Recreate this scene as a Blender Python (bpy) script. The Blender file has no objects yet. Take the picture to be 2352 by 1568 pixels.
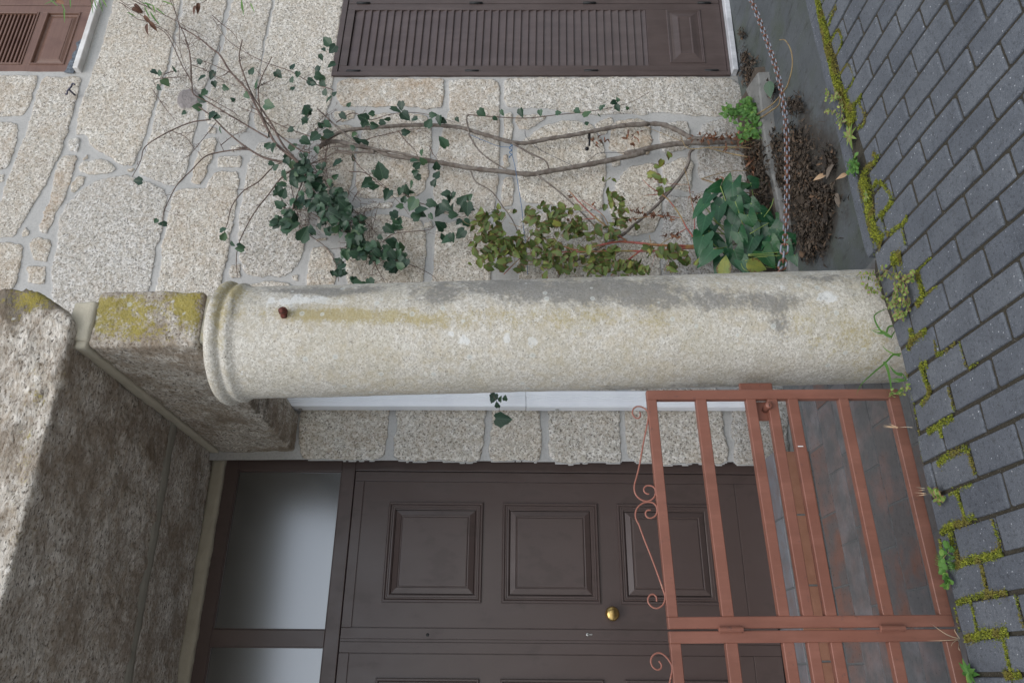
import bpy, math, random
import numpy as np
from mathutils import Vector, Matrix
random.seed(7); RNG = np.random.default_rng(7)
S = bpy.context.scene
COL = S.collection
# ------------------------------------------------------------------ survey
# Camera solved from the vanishing directions: X runs along the facade, Y into the house, Z up.
F = 1720.0; YAW, PIT, ROL = [math.radians(a) for a in (24.35, -0.55, 0.28)]; EYE = np.array([0, 0, 1.5])
_f = np.array([math.sin(YAW)*math.cos(PIT), math.cos(YAW)*math.cos(PIT), math.sin(PIT)])
_r = np.array([math.cos(YAW), -math.sin(YAW), 0]); _d = np.cross(_f, _r)
CR = math.cos(ROL)*_r + math.sin(ROL)*_d; CD = -math.sin(ROL)*_r + math.cos(ROL)*_d
def ray(p):
    return ((784 - p[1])/F)*CR + ((p[0] - 1176)/F)*CD + _f
def at(p, Y):                      # survey reading -> point on the vertical plane Y
    d = ray(p); return EYE + d*(Y/d[1])
def gd(p, z=0.0):                  # survey reading -> point on the level z
    d = ray(p); return EYE + d*((z - 1.5)/d[2])
def q1(x, y): return (x*.4396, y*.4396)
def q2(x, y): return (689.1 + x*.4395, y*.4395)
def q3(x, y): return (1435.5 + x*.4396, y*.4396)
def q4(x, y): return (x*.3662, 574.2 + y*.3662)
def q6(x, y): return (689.1 + x*.4507, 861.3 + y*.4507)
def q7(x, y): return (1406.8 + x*.4507, 861.3 + y*.4507)
def qa(x, y): return (1837.5 + x*.2563, y*.2563)
def qb(x, y): return (1894.9 + x*.2563, 344.5 + y*.2563)
def qc(x, y): return (1952.3 + x*.2563, 689.1 + y*.2563)
def qd(x, y): return (2009.8 + x*.3042, 1091 + y*.3042)
def qe(x, y): return (1636.5 + x*.2271, 287.1 + y*.2271)
def qf(x, y): return (1636.5 + x*.2197, y*.2197)

cam = bpy.data.cameras.new('camera'); co = bpy.data.objects.new('camera', cam); COL.objects.link(co)
cam.sensor_width = 36; cam.sensor_fit = 'HORIZONTAL'; cam.lens = F/2352*36; cam.clip_end = 500; cam.clip_start = .02
m = Matrix(((CD[0], CR[0], -_f[0], 0), (CD[1], CR[1], -_f[1], 0), (CD[2], CR[2], -_f[2], 1.5), (0, 0, 0, 1)))
co.matrix_world = m; S.camera = co

# ------------------------------------------------------------------ mesh helpers
class MB:
    def __init__(s): s.v = []; s.f = []; s.c = []; s.n = 0; s.sm = []
    def add(s, vs, fs, col=None, smooth=False):
        b = s.n
        for i, p in enumerate(vs):
            s.v.append((float(p[0]), float(p[1]), float(p[2])))
            s.c.append(col[i] if isinstance(col, list) else (col or (0, 0, 0, 1)))
        s.n += len(vs)
        for f in fs: s.f.append(tuple(b + i for i in f)); s.sm.append(smooth)
    def box(s, x0, x1, y0, y1, z0, z1, T=None, bev=0.0):
        if bev > 0:
            b = min(bev, (x1-x0)*.45, (y1-y0)*.45, (z1-z0)*.45)
            vs = []; idx = {}
            for i, (sx, xx) in enumerate(((-1, x0), (1, x1))):
                for j, (sy, yy) in enumerate(((-1, y0), (1, y1))):
                    for k, (sz, zz) in enumerate(((-1, z0), (1, z1))):
                        for ax in range(3):
                            p = [xx - sx*b, yy - sy*b, zz - sz*b]; p[ax] = (xx, yy, zz)[ax]
                            idx[(i, j, k, ax)] = len(vs); vs.append(p)
            fs = []
            for a in (0, 1):
                fs += [[idx[(a, j, k, 0)] for j, k in ((0, 0), (1, 0), (1, 1), (0, 1))],
                       [idx[(j, a, k, 1)] for j, k in ((0, 0), (1, 0), (1, 1), (0, 1))],
                       [idx[(j, k, a, 2)] for j, k in ((0, 0), (1, 0), (1, 1), (0, 1))]]
                for c in (0, 1):
                    fs += [[idx[(a, c, 0, 0)], idx[(a, c, 1, 0)], idx[(a, c, 1, 1)], idx[(a, c, 0, 1)]],
                           [idx[(a, 0, c, 0)], idx[(a, 1, c, 0)], idx[(a, 1, c, 2)], idx[(a, 0, c, 2)]],
                           [idx[(0, a, c, 1)], idx[(1, a, c, 1)], idx[(1, a, c, 2)], idx[(0, a, c, 2)]]]
                    for e in (0, 1): fs.append([idx[(a, c, e, 0)], idx[(a, c, e, 1)], idx[(a, c, e, 2)]])
        else:
            vs = [(x, y, z) for x in (x0, x1) for y in (y0, y1) for z in (z0, z1)]
            fs = [(0, 1, 3, 2), (4, 6, 7, 5), (0, 4, 5, 1), (2, 3, 7, 6), (0, 2, 6, 4), (1, 5, 7, 3)]
        if T: vs = [T(*p) for p in vs]
        s.add(vs, fs)
    def tube(s, pts, rad, n=7, col=None, cap=True, smooth=True):
        P = [np.array(p, float) for p in pts]; m = len(P)
        if isinstance(rad, (int, float)): rad = [rad]*m
        vs = []; cs = []; up = np.array([.13, .21, .97])
        for i in range(m):
            t = P[min(i+1, m-1)] - P[max(i-1, 0)]; t /= (np.linalg.norm(t) + 1e-9)
            a = np.cross(t, up)
            if np.linalg.norm(a) < .1: a = np.cross(t, np.array([1., .1, 0]))
            a /= np.linalg.norm(a); b = np.cross(t, a)
            for k in range(n):
                th = 2*math.pi*k/n; vs.append(P[i] + rad[i]*(math.cos(th)*a + math.sin(th)*b))
        fs = [(i*n+k, i*n+(k+1) % n, (i+1)*n+(k+1) % n, (i+1)*n+k) for i in range(m-1) for k in range(n)]
        if cap: fs += [tuple(range(n))[::-1], tuple((m-1)*n+k for k in range(n))]
        s.add(vs, fs, col, smooth)
    def lathe(s, O, axis, prof, n=24, smooth=True):   # prof: (distance along axis, radius)
        ax = np.array(axis, float); ax /= np.linalg.norm(ax)
        a = np.cross(ax, (0.3, .2, .93) if abs(ax[2]) < .8 else (1, 0, 0)); a /= np.linalg.norm(a); b = np.cross(ax, a)
        vs = [np.array(O) + ax*h + r*(math.cos(2*math.pi*k/n)*a + math.sin(2*math.pi*k/n)*b) for h, r in prof for k in range(n)]
        m = len(prof)
        fs = [(i*n+k, i*n+(k+1) % n, (i+1)*n+(k+1) % n, (i+1)*n+k) for i in range(m-1) for k in range(n)]
        fs += [tuple(range(n))[::-1], tuple((m-1)*n+k for k in range(n))]
        s.add(vs, fs, None, smooth)
    def prism(s, poly, y0, y1):       # poly of (x, z)
        n = len(poly)
        vs = [(x, y0, z) for x, z in poly] + [(x, y1, z) for x, z in poly]
        s.add(vs, [tuple(range(n)), tuple(range(2*n-1, n-1, -1))] + [(i, n+i, n+(i+1) % n, (i+1) % n) for i in range(n)])
    def build(s, name, mat, parent=None, loc=None):
        me = bpy.data.meshes.new(name)
        V = np.array(s.v) if s.v else np.zeros((0, 3))
        if parent is not None: off = np.array(WL[parent.name])
        elif loc is not None: off = np.array(loc)
        else: off = np.array([(V[:, 0].min()+V[:, 0].max())/2, (V[:, 1].min()+V[:, 1].max())/2, V[:, 2].min()])
        me.from_pydata((V - off).tolist(), [], s.f)
        me.polygons.foreach_set('use_smooth', s.sm)
        if any(c != (0, 0, 0, 1) for c in s.c):
            at_ = me.attributes.new('lc', 'FLOAT_COLOR', 'POINT')
            at_.data.foreach_set('color', np.array(s.c, np.float32).ravel())
        return link(name, me, mat, parent, off)
WL = {}
def link(name, me, mat, parent=None, off=(0, 0, 0)):
    if mat: me.materials.append(mat)
    me.validate(); me.update()
    bm_fix(me)
    o = bpy.data.objects.new(name, me); COL.objects.link(o)
    if parent is not None: o.parent = parent; WL[o.name] = WL[parent.name]
    else: o.location = [float(a) for a in off]; WL[o.name] = tuple(float(a) for a in off)
    return o
def bm_fix(me):
    if len(me.polygons) > 60000: return
    import bmesh
    bm = bmesh.new(); bm.from_mesh(me); bmesh.ops.recalc_face_normals(bm, faces=bm.faces[:]); bm.to_mesh(me); bm.free()
def empty(name, loc):
    o = bpy.data.objects.new(name, None); COL.objects.link(o); o.location = [float(a) for a in loc]; o.empty_display_size = .1
    WL[o.name] = tuple(float(a) for a in loc); return o
def tag(o, label=None, cat=None, group=None, kind=None):
    if label: o['label'] = label
    if cat: o['category'] = cat
    if group: o['group'] = group
    if kind: o['kind'] = kind
    return o
def spline(P, k=6):
    P = [np.array(p, float) for p in P]
    if len(P) < 3: return [P[0] + (P[-1]-P[0])*t for t in np.linspace(0, 1, k+1)]
    Q = [2*P[0]-P[1]] + P + [2*P[-1]-P[-2]]; out = []
    for i in range(1, len(Q)-2):
        for j in range(k):
            t = j/k; a, b, c, d = Q[i-1], Q[i], Q[i+1], Q[i+2]
            out.append(.5*((2*b) + (c-a)*t + (2*a-5*b+4*c-d)*t*t + (3*b-a-3*c+d)*t**3))
    out.append(P[-1]); return out
# value noise (numpy)
_L = RNG.random((256, 256)).astype(np.float32)
def vnoise(x, y, seed=0):
    x = x + seed*17.3; y = y + seed*9.7
    xi = np.floor(x).astype(int); yi = np.floor(y).astype(int); fx = x-xi; fy = y-yi
    fx = fx*fx*(3-2*fx); fy = fy*fy*(3-2*fy)
    g = lambda a, b: _L[a % 256, b % 256]
    return (g(xi, yi)*(1-fx)+g(xi+1, yi)*fx)*(1-fy) + (g(xi, yi+1)*(1-fx)+g(xi+1, yi+1)*fx)*fy
def fbm(x, y, o=3, seed=0):
    t = 0; a = .5; w = 0
    for i in range(o): t = t + a*vnoise(x*2**i, y*2**i, seed+i); w += a; a *= .5
    return t/w
def grid_mesh(name, V, nu, nv, mat, cols=None, keep=None, parent=None, wrap=False, loc=None):
    idx = np.arange(nu*nv).reshape(nu, nv)
    if wrap: idx2 = np.vstack([idx, idx[:1]])
    else: idx2 = idx
    q = np.stack([idx2[:-1, :-1], idx2[1:, :-1], idx2[1:, 1:], idx2[:-1, 1:]], -1).reshape(-1, 4)
    if keep is not None: q = q[keep.ravel()]
    used = np.zeros(nu*nv, bool); used[q.ravel()] = True
    rm = np.cumsum(used)-1; q = rm[q]; V = V[used]; cols = None if cols is None else cols[used]
    if parent is not None: off = np.array(WL[parent.name])
    elif loc is not None: off = np.array(loc, float)
    else: off = np.array([V[:, 0].mean(), V[:, 1].mean(), V[:, 2].min()])
    me = bpy.data.meshes.new(name)
    me.vertices.add(len(V)); me.vertices.foreach_set('co', (V-off).astype(np.float32).ravel())
    me.loops.add(len(q)*4); me.loops.foreach_set('vertex_index', q.astype(np.int32).ravel())
    me.polygons.add(len(q)); me.polygons.foreach_set('loop_start', np.arange(0, len(q)*4, 4, dtype=np.int32))
    me.update(calc_edges=True)
    me.polygons.foreach_set('use_smooth', np.ones(len(q), bool))
    if cols is not None:
        a = me.attributes.new('lc', 'FLOAT_COLOR', 'POINT'); a.data.foreach_set('color', cols.astype(np.float32).ravel())
    return link(name, me, mat, parent, off)

# ------------------------------------------------------------------ materials
class NT:
    def __init__(s, name):
        s.m = bpy.data.materials.new(name); s.m.use_nodes = True; s.t = s.m.node_tree; s.t.nodes.clear()
        s.out = s.n('ShaderNodeOutputMaterial'); s.b = s.n('ShaderNodeBsdfPrincipled')
        s.l(s.b.outputs[0], s.out.inputs[0])
        s.tc = s.n('ShaderNodeTexCoord').outputs['Object']
        g = s.n('ShaderNodeNewGeometry'); s.pos = g.outputs['Position']
    def n(s, t): return s.t.nodes.new(t)
    def l(s, a, b): s.t.links.new(a, b)
    def set(s, inp, v):
        i = s.b.inputs[inp]
        if hasattr(v, 'is_linked'): s.l(v, i)
        else: i.default_value = v if not isinstance(v, tuple) or len(v) == 4 else (*v, 1)
        return s
    def scale(s, sc, src=None):
        k = s.n('ShaderNodeMapping'); k.inputs['Scale'].default_value = sc; s.l(src or s.pos, k.inputs[0]); return k.outputs[0]
    def noise(s, sc, det=3, rough=.55, vec=None, w=0):
        k = s.n('ShaderNodeTexNoise'); k.inputs['Scale'].default_value = sc; k.inputs['Detail'].default_value = det; k.inputs['Roughness'].default_value = rough
        s.l(vec or s.pos, k.inputs['Vector']); return k.outputs[0]
    def vor(s, sc, vec=None, feat='F1', out='Color', rnd=1.0):
        k = s.n('ShaderNodeTexVoronoi'); k.inputs['Scale'].default_value = sc; k.feature = feat; k.inputs['Randomness'].default_value = rnd
        s.l(vec or s.pos, k.inputs['Vector']); return k.outputs[out]
    def ramp(s, x, pts, interp='LINEAR'):
        k = s.n('ShaderNodeValToRGB'); cr = k.color_ramp; cr.interpolation = interp
        while len(cr.elements) < len(pts): cr.elements.new(.5)
        for e, (p, c) in zip(cr.elements, pts):
            e.position = p; e.color = (c, c, c, 1) if isinstance(c, (int, float)) else (*c, 1)
        s.l(x, k.inputs[0]); return k.outputs[0]
    def mix(s, f, a, b, mode='MIX'):
        k = s.n('ShaderNodeMix'); k.data_type = 'RGBA'; k.blend_type = mode
        for i, v in ((0, f), (6, a), (7, b)):
            if hasattr(v, 'is_linked'): s.l(v, k.inputs[i])
            elif i == 0: k.inputs[0].default_value = v
            else: k.inputs[i].default_value = (*v, 1) if isinstance(v, tuple) else (v, v, v, 1)
        return k.outputs[2]
    def math(s, op, a, b=0.0, c=None, clamp=False):
        k = s.n('ShaderNodeMath'); k.operation = op; k.use_clamp = clamp
        for i, v in enumerate((a, b) if c is None else (a, b, c)):
            if hasattr(v, 'is_linked'): s.l(v, k.inputs[i])
            else: k.inputs[i].default_value = v
        return k.outputs[0]
    def attr(s):
        k = s.n('ShaderNodeAttribute'); k.attribute_name = 'lc'; sp = s.n('ShaderNodeSeparateColor'); s.l(k.outputs['Color'], sp.inputs[0])
        return sp.outputs[0], sp.outputs[1], sp.outputs[2], k.outputs['Alpha']
    def xyz(s):
        k = s.n('ShaderNodeSeparateXYZ'); s.l(s.pos, k.inputs[0]); return k.outputs
    def rnd(s): return s.n('ShaderNodeObjectInfo').outputs['Random']
    def bump(s, h, st=.5, dist=.01, prev=None):
        k = s.n('ShaderNodeBump'); k.inputs['Strength'].default_value = st; k.inputs['Distance'].default_value = dist
        s.l(h, k.inputs['Height'])
        if prev: s.l(prev, k.inputs['Normal'])
        return k.outputs[0]

def granite(N, light=(.60, .575, .53), mid=(.36, .335, .30), dark=(.06, .055, .05), tan=(.40, .31, .20), gs=75, tanamt=.35, stretch=None, darkpos=.40):
    """speckled granite colour and a height; returns (colour, height)"""
    v = N.scale(stretch) if stretch else N.pos
    n1 = N.noise(gs, 4, .7, v); n2 = N.noise(gs*.38, 3, .6, v); cell = N.vor(gs*.75, v)
    cs = N.n('ShaderNodeSeparateColor'); N.l(cell, cs.inputs[0])
    base = N.mix(N.ramp(cs.outputs[0], [(.25, 0), (.75, 1)]), mid, light)
    base = N.mix(N.math('MULTIPLY', N.ramp(n2, [(.38, 1), (.55, 0)]), .55), base, mid)
    base = N.mix(N.ramp(n1, [(darkpos-.06, 1), (darkpos+.07, 0)]), base, dark)
    t = N.noise(3.1, 4, .65); t2 = N.noise(28, 2, .6)
    tm = N.math('MULTIPLY', N.ramp(N.math('MULTIPLY', N.math('ADD', t, t2), .5), [(.47, 0), (.60, 1)]), tanamt)
    base = N.mix(tm, base, N.mix(.5, base, tan, 'MULTIPLY') if False else tan)
    h = N.math('ADD', N.math('MULTIPLY', n1, .5), N.math('MULTIPLY', n2, .8))
    return base, h

MAT = {}
def mat_wall():
    N = NT('granite_masonry'); r, g, b, a = N.attr()
    c, h = granite(N, light=(.78, .77, .735), mid=(.51, .49, .44), tanamt=.22, gs=105, darkpos=.41)
    tint = N.ramp(g, [(0, (.80, .80, .82)), (.5, (1, .97, .92)), (1, (1.0, 1.0, 1.0))])
    c = N.mix(1.0, c, tint, 'MULTIPLY')
    warm = N.math('MULTIPLY', b, N.ramp(N.noise(9, 4, .6), [(.35, 0), (.7, 1)]))
    c = N.mix(N.math('MULTIPLY', warm, .65), c, (.36, .25, .15))
    mo = N.mix(N.noise(6, 4, .6), (.37, .367, .35), (.49, .483, .46))
    mo = N.mix(N.math('MULTIPLY', N.ramp(N.noise(90, 2), [(.35, 1), (.5, 0)]), .25), mo, (.2, .2, .19))
    edge = N.math('ADD', r, N.math('MULTIPLY', N.math('SUBTRACT', N.noise(60, 3), .5), .55))
    k = N.ramp(edge, [(.42, 0), (.58, 1)])
    c = N.mix(k, mo, c)
    c = N.mix(N.ramp(a, [(.4, 0), (.6, 1)]), c, N.mix(N.noise(40, 4), (.20, .18, .17), (.36, .33, .32)))
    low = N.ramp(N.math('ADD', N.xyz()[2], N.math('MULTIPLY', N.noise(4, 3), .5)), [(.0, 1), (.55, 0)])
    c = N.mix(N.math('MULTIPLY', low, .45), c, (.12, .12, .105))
    N.set('Base Color', c).set('Roughness', .9).set('Specular IOR Level', .25)
    hh = N.math('MULTIPLY', h, N.math('ADD', N.math('MULTIPLY', k, .85), .15))
    N.set('Normal', N.bump(hh, .9, .012)); return N.m
def mat_column():
    N = NT('weathered_column_granite'); r, g, b, a = N.attr()
    c, h = granite(N, light=(.64, .615, .55), mid=(.48, .45, .385), dark=(.12, .11, .09), tan=(.44, .37, .24), gs=170, tanamt=.4, darkpos=.375)
    n = N.noise(38, 4, .7); n8 = N.noise(14, 4, .65)
    c = N.mix(N.math('MULTIPLY', N.ramp(N.math('ADD', b, N.math('MULTIPLY', N.math('SUBTRACT', n8, .5), 2.0)), [(.40, 0), (.52, 1)]), .85), c, N.mix(n, (.56, .57, .55), (.78, .78, .75)))
    nn = N.math('ADD', N.math('MULTIPLY', N.noise(85, 4, .75), .38), N.math('ADD', N.math('MULTIPLY', N.noise(26, 4, .7), .32), N.math('MULTIPLY', N.noise(9, 3, .6), .30)))
    dk = N.ramp(N.math('ADD', N.math('MULTIPLY', g, .25), nn), [(.575, 0), (.69, 1)])
    c = N.mix(N.math('MULTIPLY', N.ramp(N.noise(5, 5, .65), [(.45, 0), (.68, 1)]), .35), c, (.36, .325, .225))
    c = N.mix(N.math('MULTIPLY', N.ramp(N.noise(48, 3, .7), [(.62, 0), (.70, 1)]), .45), c, (.20, .185, .155))
    c = N.mix(N.math('MULTIPLY', dk, .72), c, N.mix(N.noise(150, 2), (.10, .10, .095), (.22, .215, .20)))
    ye = N.ramp(N.math('ADD', r, N.math('MULTIPLY', N.math('SUBTRACT', N.math('MULTIPLY', N.math('ADD', N.noise(95, 3, .7), n8), .5), .5), 2.8)), [(.42, 0), (.95, 1)])
    c = N.mix(N.math('MULTIPLY', ye, .62), c, N.mix(n8, (.26, .20, .06), (.40, .33, .12)))
    # pale lichen rosettes
    vd = N.vor(17, None, 'F1', 'Distance'); vc = N.vor(17)
    sp = N.n('ShaderNodeSeparateColor'); N.l(vc, sp.inputs[0])
    d = N.math('ADD', N.math('MULTIPLY', vd, 1), N.math('MULTIPLY', N.noise(120, 2), .06))
    ros = N.math('MULTIPLY', N.ramp(d, [(.20, 1), (.235, 0)]), N.math('GREATER_THAN', N.math('ADD', sp.outputs[1], a), 1.0))
    c = N.mix(N.math('MULTIPLY', ros, .6), c, N.mix(N.ramp(d, [(.05, 0), (.2, 1)]), (.36, .38, .36), (.60, .62, .58)))
    N.set('Base Color', c).set('Roughness', .92).set('Specular IOR Level', .2)
    N.set('Normal', N.bump(h, .55, .008)); return N.m
def mat_beam(yellow=True, dark=.5):
    N = NT('lintel_granite_lichen' if yellow else 'slab_granite_lichen'); r, g, b, a = N.attr()
    c, h = granite(N, light=(.70, .66, .59), mid=(.47, .43, .37), dark=(.07, .06, .05), tan=(.36, .28, .19), gs=110, tanamt=.42, stretch=(1, .6, 1.0) if yellow else (.5, 1, 1), darkpos=.415)
    n = N.noise(30, 4, .7); n8 = N.noise(11, 4, .65)
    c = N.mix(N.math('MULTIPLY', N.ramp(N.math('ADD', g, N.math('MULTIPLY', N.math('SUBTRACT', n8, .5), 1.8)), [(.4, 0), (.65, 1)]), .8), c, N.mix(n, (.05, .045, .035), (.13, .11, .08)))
    c = N.mix(N.math('MULTIPLY', N.ramp(N.noise(4.5, 5, .7), [(.42, 0), (.62, 1)]), .70), c, N.mix(n, (.12, .085, .055), (.27, .205, .14)))
    ye = N.ramp(N.math('ADD', r, N.math('MULTIPLY', N.math('SUBTRACT', N.math('MULTIPLY', N.math('ADD', N.noise(75, 3, .75), n8), .5), .5), 3.6)), [(.45, 0), (.85, 1)])
    c = N.mix(N.math('MULTIPLY', ye, .85), c, N.mix(N.noise(16, 3), (.20, .165, .03), (.42, .35, .07)))
    vd = N.vor(21, None, 'F1', 'Distance'); vc = N.vor(21); sp = N.n('ShaderNodeSeparateColor'); N.l(vc, sp.inputs[0])
    d = N.math('ADD', N.math('ADD', vd, N.math('MULTIPLY', N.noise(70, 3, .7), .45)), N.math('MULTIPLY', sp.outputs[0], .22))
    ros = N.math('MULTIPLY', N.ramp(d, [(.46, 1), (.53, 0)]), N.math('GREATER_THAN', N.math('ADD', sp.outputs[1], b), 1.0))
    c = N.mix(N.math('MULTIPLY', ros, .7), c, N.mix(n, (.40, .40, .36), (.66, .66, .61)))
    N.set('Base Color', c).set('Roughness', .93).set('Specular IOR Level', .2)
    N.set('Normal', N.bump(h, 1.0, .012)); return N.m
def mat_mortar(c0=(.30, .28, .22), c1=(.45, .42, .34), yellow=False):
    N = NT('lime_mortar'); n = N.noise(12, 4, .6)
    c = N.mix(n, c0, c1)
    if yellow: c = N.mix(N.ramp(N.noise(7, 4, .7), [(.48, 0), (.66, 1)]), c, (.36, .28, .07))
    N.set('Base Color', c).set('Roughness', .95).set('Normal', N.bump(N.noise(60, 4), .5, .006)); return N.m
def mat_paint(name, col, rough=.38, wear=None, spec=.5, var=.18, bumpy=.15):
    N = NT(name); n = N.noise(5, 4, .6)
    c = N.mix(N.math('MULTIPLY', N.ramp(n, [(.35, 1), (.65, 0)]), 1.0), col, tuple(x*(1-var) for x in col))
    if wear:
        w = N.ramp(N.noise(30, 6, .8), [(.60, 0), (.64, 1)]); c = N.mix(N.math('MULTIPLY', w, .75), c, wear)
        zl = N.ramp(N.math('ADD', N.xyz()[2], N.math('MULTIPLY', N.math('SUBTRACT', N.noise(9, 4), .5), .35)), [(.02, 1), (.30, 0)]); c = N.mix(N.math('MULTIPLY', zl, .38), c, (.10, .065, .05))
    du = N.noise(6, 5, .7, N.scale((2.5, 1, .4))); c = N.mix(N.math('MULTIPLY', N.ramp(du, [(.46, 0), (.75, 1)]), .30), c, tuple(min(1, x*1.6+.03) for x in col))
    N.set('Base Color', c).set('Specular IOR Level', spec)
    N.set('Roughness', N.ramp(N.noise(11, 3), [(.3, rough-.06), (.7, rough+.08)]))
    N.set('Normal', N.bump(N.noise(240, 2), bumpy, .001)); return N.m
def mat_door():
    N = NT('brown_lacquered_aluminium'); n = N.noise(4.5, 4, .6); cl = N.noise(9, 3, .6, N.scale((1, 1, .6)))
    c = N.mix(n, (.070, .049, .043), (.084, .060, .054))
    c = N.mix(N.math('MULTIPLY', N.ramp(cl, [(.58, 0), (.66, 1)]), .30), c, (.045, .032, .026))
    du = N.noise(5, 5, .7, N.scale((2.2, 1, .5))); c = N.mix(N.math('MULTIPLY', N.ramp(du, [(.48, 0), (.75, 1)]), .05), c, (.16, .135, .125))
    N.set('Base Color', c).set('Specular IOR Level', .5)
    N.set('Roughness', N.ramp(cl, [(.4, .29), (.65, .38)]))
    N.set('Normal', N.bump(N.noise(420, 2), .12, .001)); return N.m
def mat_wood():
    N = NT('varnished_brown_wood'); v = N.scale((2, 6, 40)); n = N.noise(3, 5, .65, v)
    c = N.mix(n, (.12, .06, .04), (.21, .12, .085)); c = N.mix(N.math('MULTIPLY', N.ramp(N.noise(7, 3), [(.5, 0), (.7, 1)]), .5), c, (.10, .045, .03))
    N.set('Base Color', c).set('Roughness', .42).set('Normal', N.bump(n, .2, .002)); return N.m
def mat_glass():
    N = NT('frosted_reflective_glass')
    N.set('Base Color', (.006, .009, .011)).set('Roughness', .22).set('Specular IOR Level', 1.0).set('IOR', 2.1)
    n = N.noise(150, 2, .5, N.scale((1, 1, .45))); N.set('Normal', N.bump(n, .05, .0006)); return N.m
def mat_simple(name, col, rough=.5, metal=0, c2=None, sc=20, bump=0, lo=.4, hi=.6):
    N = NT(name)
    if c2: N.set('Base Color', N.mix(N.ramp(N.noise(sc, 5, .65), [(lo, 0), (hi, 1)]), col, c2))
    else: N.set('Base Color', col)
    N.set('Roughness', rough).set('Metallic', metal)
    if bump: N.set('Normal', N.bump(N.noise(sc*2, 4), bump, .003))
    return N.m
def mat_paver():
    N = NT('grey_concrete_pavers'); r, g, b, a = N.attr()
    n = N.noise(22, 5, .7); f = N.noise(260, 3, .7)
    c = N.mix(n, (.078, .087, .098), (.150, .163, .180))
    c = N.mix(N.math('MULTIPLY', N.ramp(N.noise(75, 3, .6), [(.36, 1), (.46, 0)]), .5), c, (.04, .044, .05))
    c = N.mix(N.math('MULTIPLY', N.ramp(f, [(.58, 0), (.68, 1)]), .6), c, (.34, .36, .39))
    vd = N.vor(85, None, 'F1', 'Distance'); vc = N.vor(85); sp = N.n('ShaderNodeSeparateColor'); N.l(vc, sp.inputs[0])
    pt = N.math('MULTIPLY', N.ramp(vd, [(.16, 1), (.22, 0)]), N.math('GREATER_THAN', sp.outputs[0], .90)); c = N.mix(N.math('MULTIPLY', pt, .8), c, (.5, .52, .54))
    vd2 = N.vor(9, None, 'F1', 'Distance'); vc2 = N.vor(9); s2 = N.n('ShaderNodeSeparateColor'); N.l(vc2, s2.inputs[0])
    sp2 = N.math('MULTIPLY', N.ramp(N.math('ADD', vd2, N.math('MULTIPLY', N.noise(60, 3), .12)), [(.13, 1), (.17, 0)]), N.math('GREATER_THAN', s2.outputs[1], .80)); c = N.mix(N.math('MULTIPLY', sp2, .45), c, (.26, .28, .31))
    c = N.mix(1.0, c, N.ramp(N.noise(3.2, 5, .65), [(.3, (.74, .74, .75)), (.7, (1.12, 1.11, 1.09))]), 'MULTIPLY')
    c = N.mix(N.math('MULTIPLY', N.ramp(N.noise(17, 5, .75), [(.58, 0), (.68, 1)]), .35), c, (.055, .056, .052))
    c = N.mix(1.0, c, N.ramp(r, [(0, (.88, .89, .91)), (1, (1.08, 1.08, 1.07))]), 'MULTIPLY')
    N.set('Base Color', c).set('Roughness', N.ramp(n, [(.3, .62), (.7, .85)])).set('Specular IOR Level', .35)
    N.set('Normal', N.bump(N.math('ADD', f, N.math('MULTIPLY', n, .6)), .55, .004)); return N.m
def mat_joint():
    N = NT('mossy_joint_soil'); y = N.xyz()[1]
    n = N.noise(7, 4, .65); near = N.ramp(N.math('ADD', y, N.math('MULTIPLY', N.math('SUBTRACT', n, .5), 2.0)), [(1.7, 0), (2.6, 1)])
    g = N.mix(N.noise(120, 3), (.028, .024, .014), (.075, .065, .045))
    mo = N.mix(N.noise(90, 4, .7), (.04, .045, .008), (.16, .15, .02))
    c = N.mix(N.math('MULTIPLY', near, .85), g, mo)
    w = N.ramp(N.noise(210, 2), [(.68, 0), (.74, 1)]); c = N.mix(N.math('MULTIPLY', w, .6), c, (.5, .5, .47))
    N.set('Base Color', c).set('Roughness', .95).set('Normal', N.bump(N.noise(160, 4, .7), 1.0, .008)); return N.m
def mat_moss():
    N = NT('yellow_green_moss'); r, g, b, a = N.attr()
    c = N.mix(r, (.060, .078, .006), (.32, .34, .022)); c = N.mix(N.math('MULTIPLY', g, .55), c, (.14, .095, .025))
    N.set('Base Color', c).set('Roughness', .8); return N.m
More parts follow.
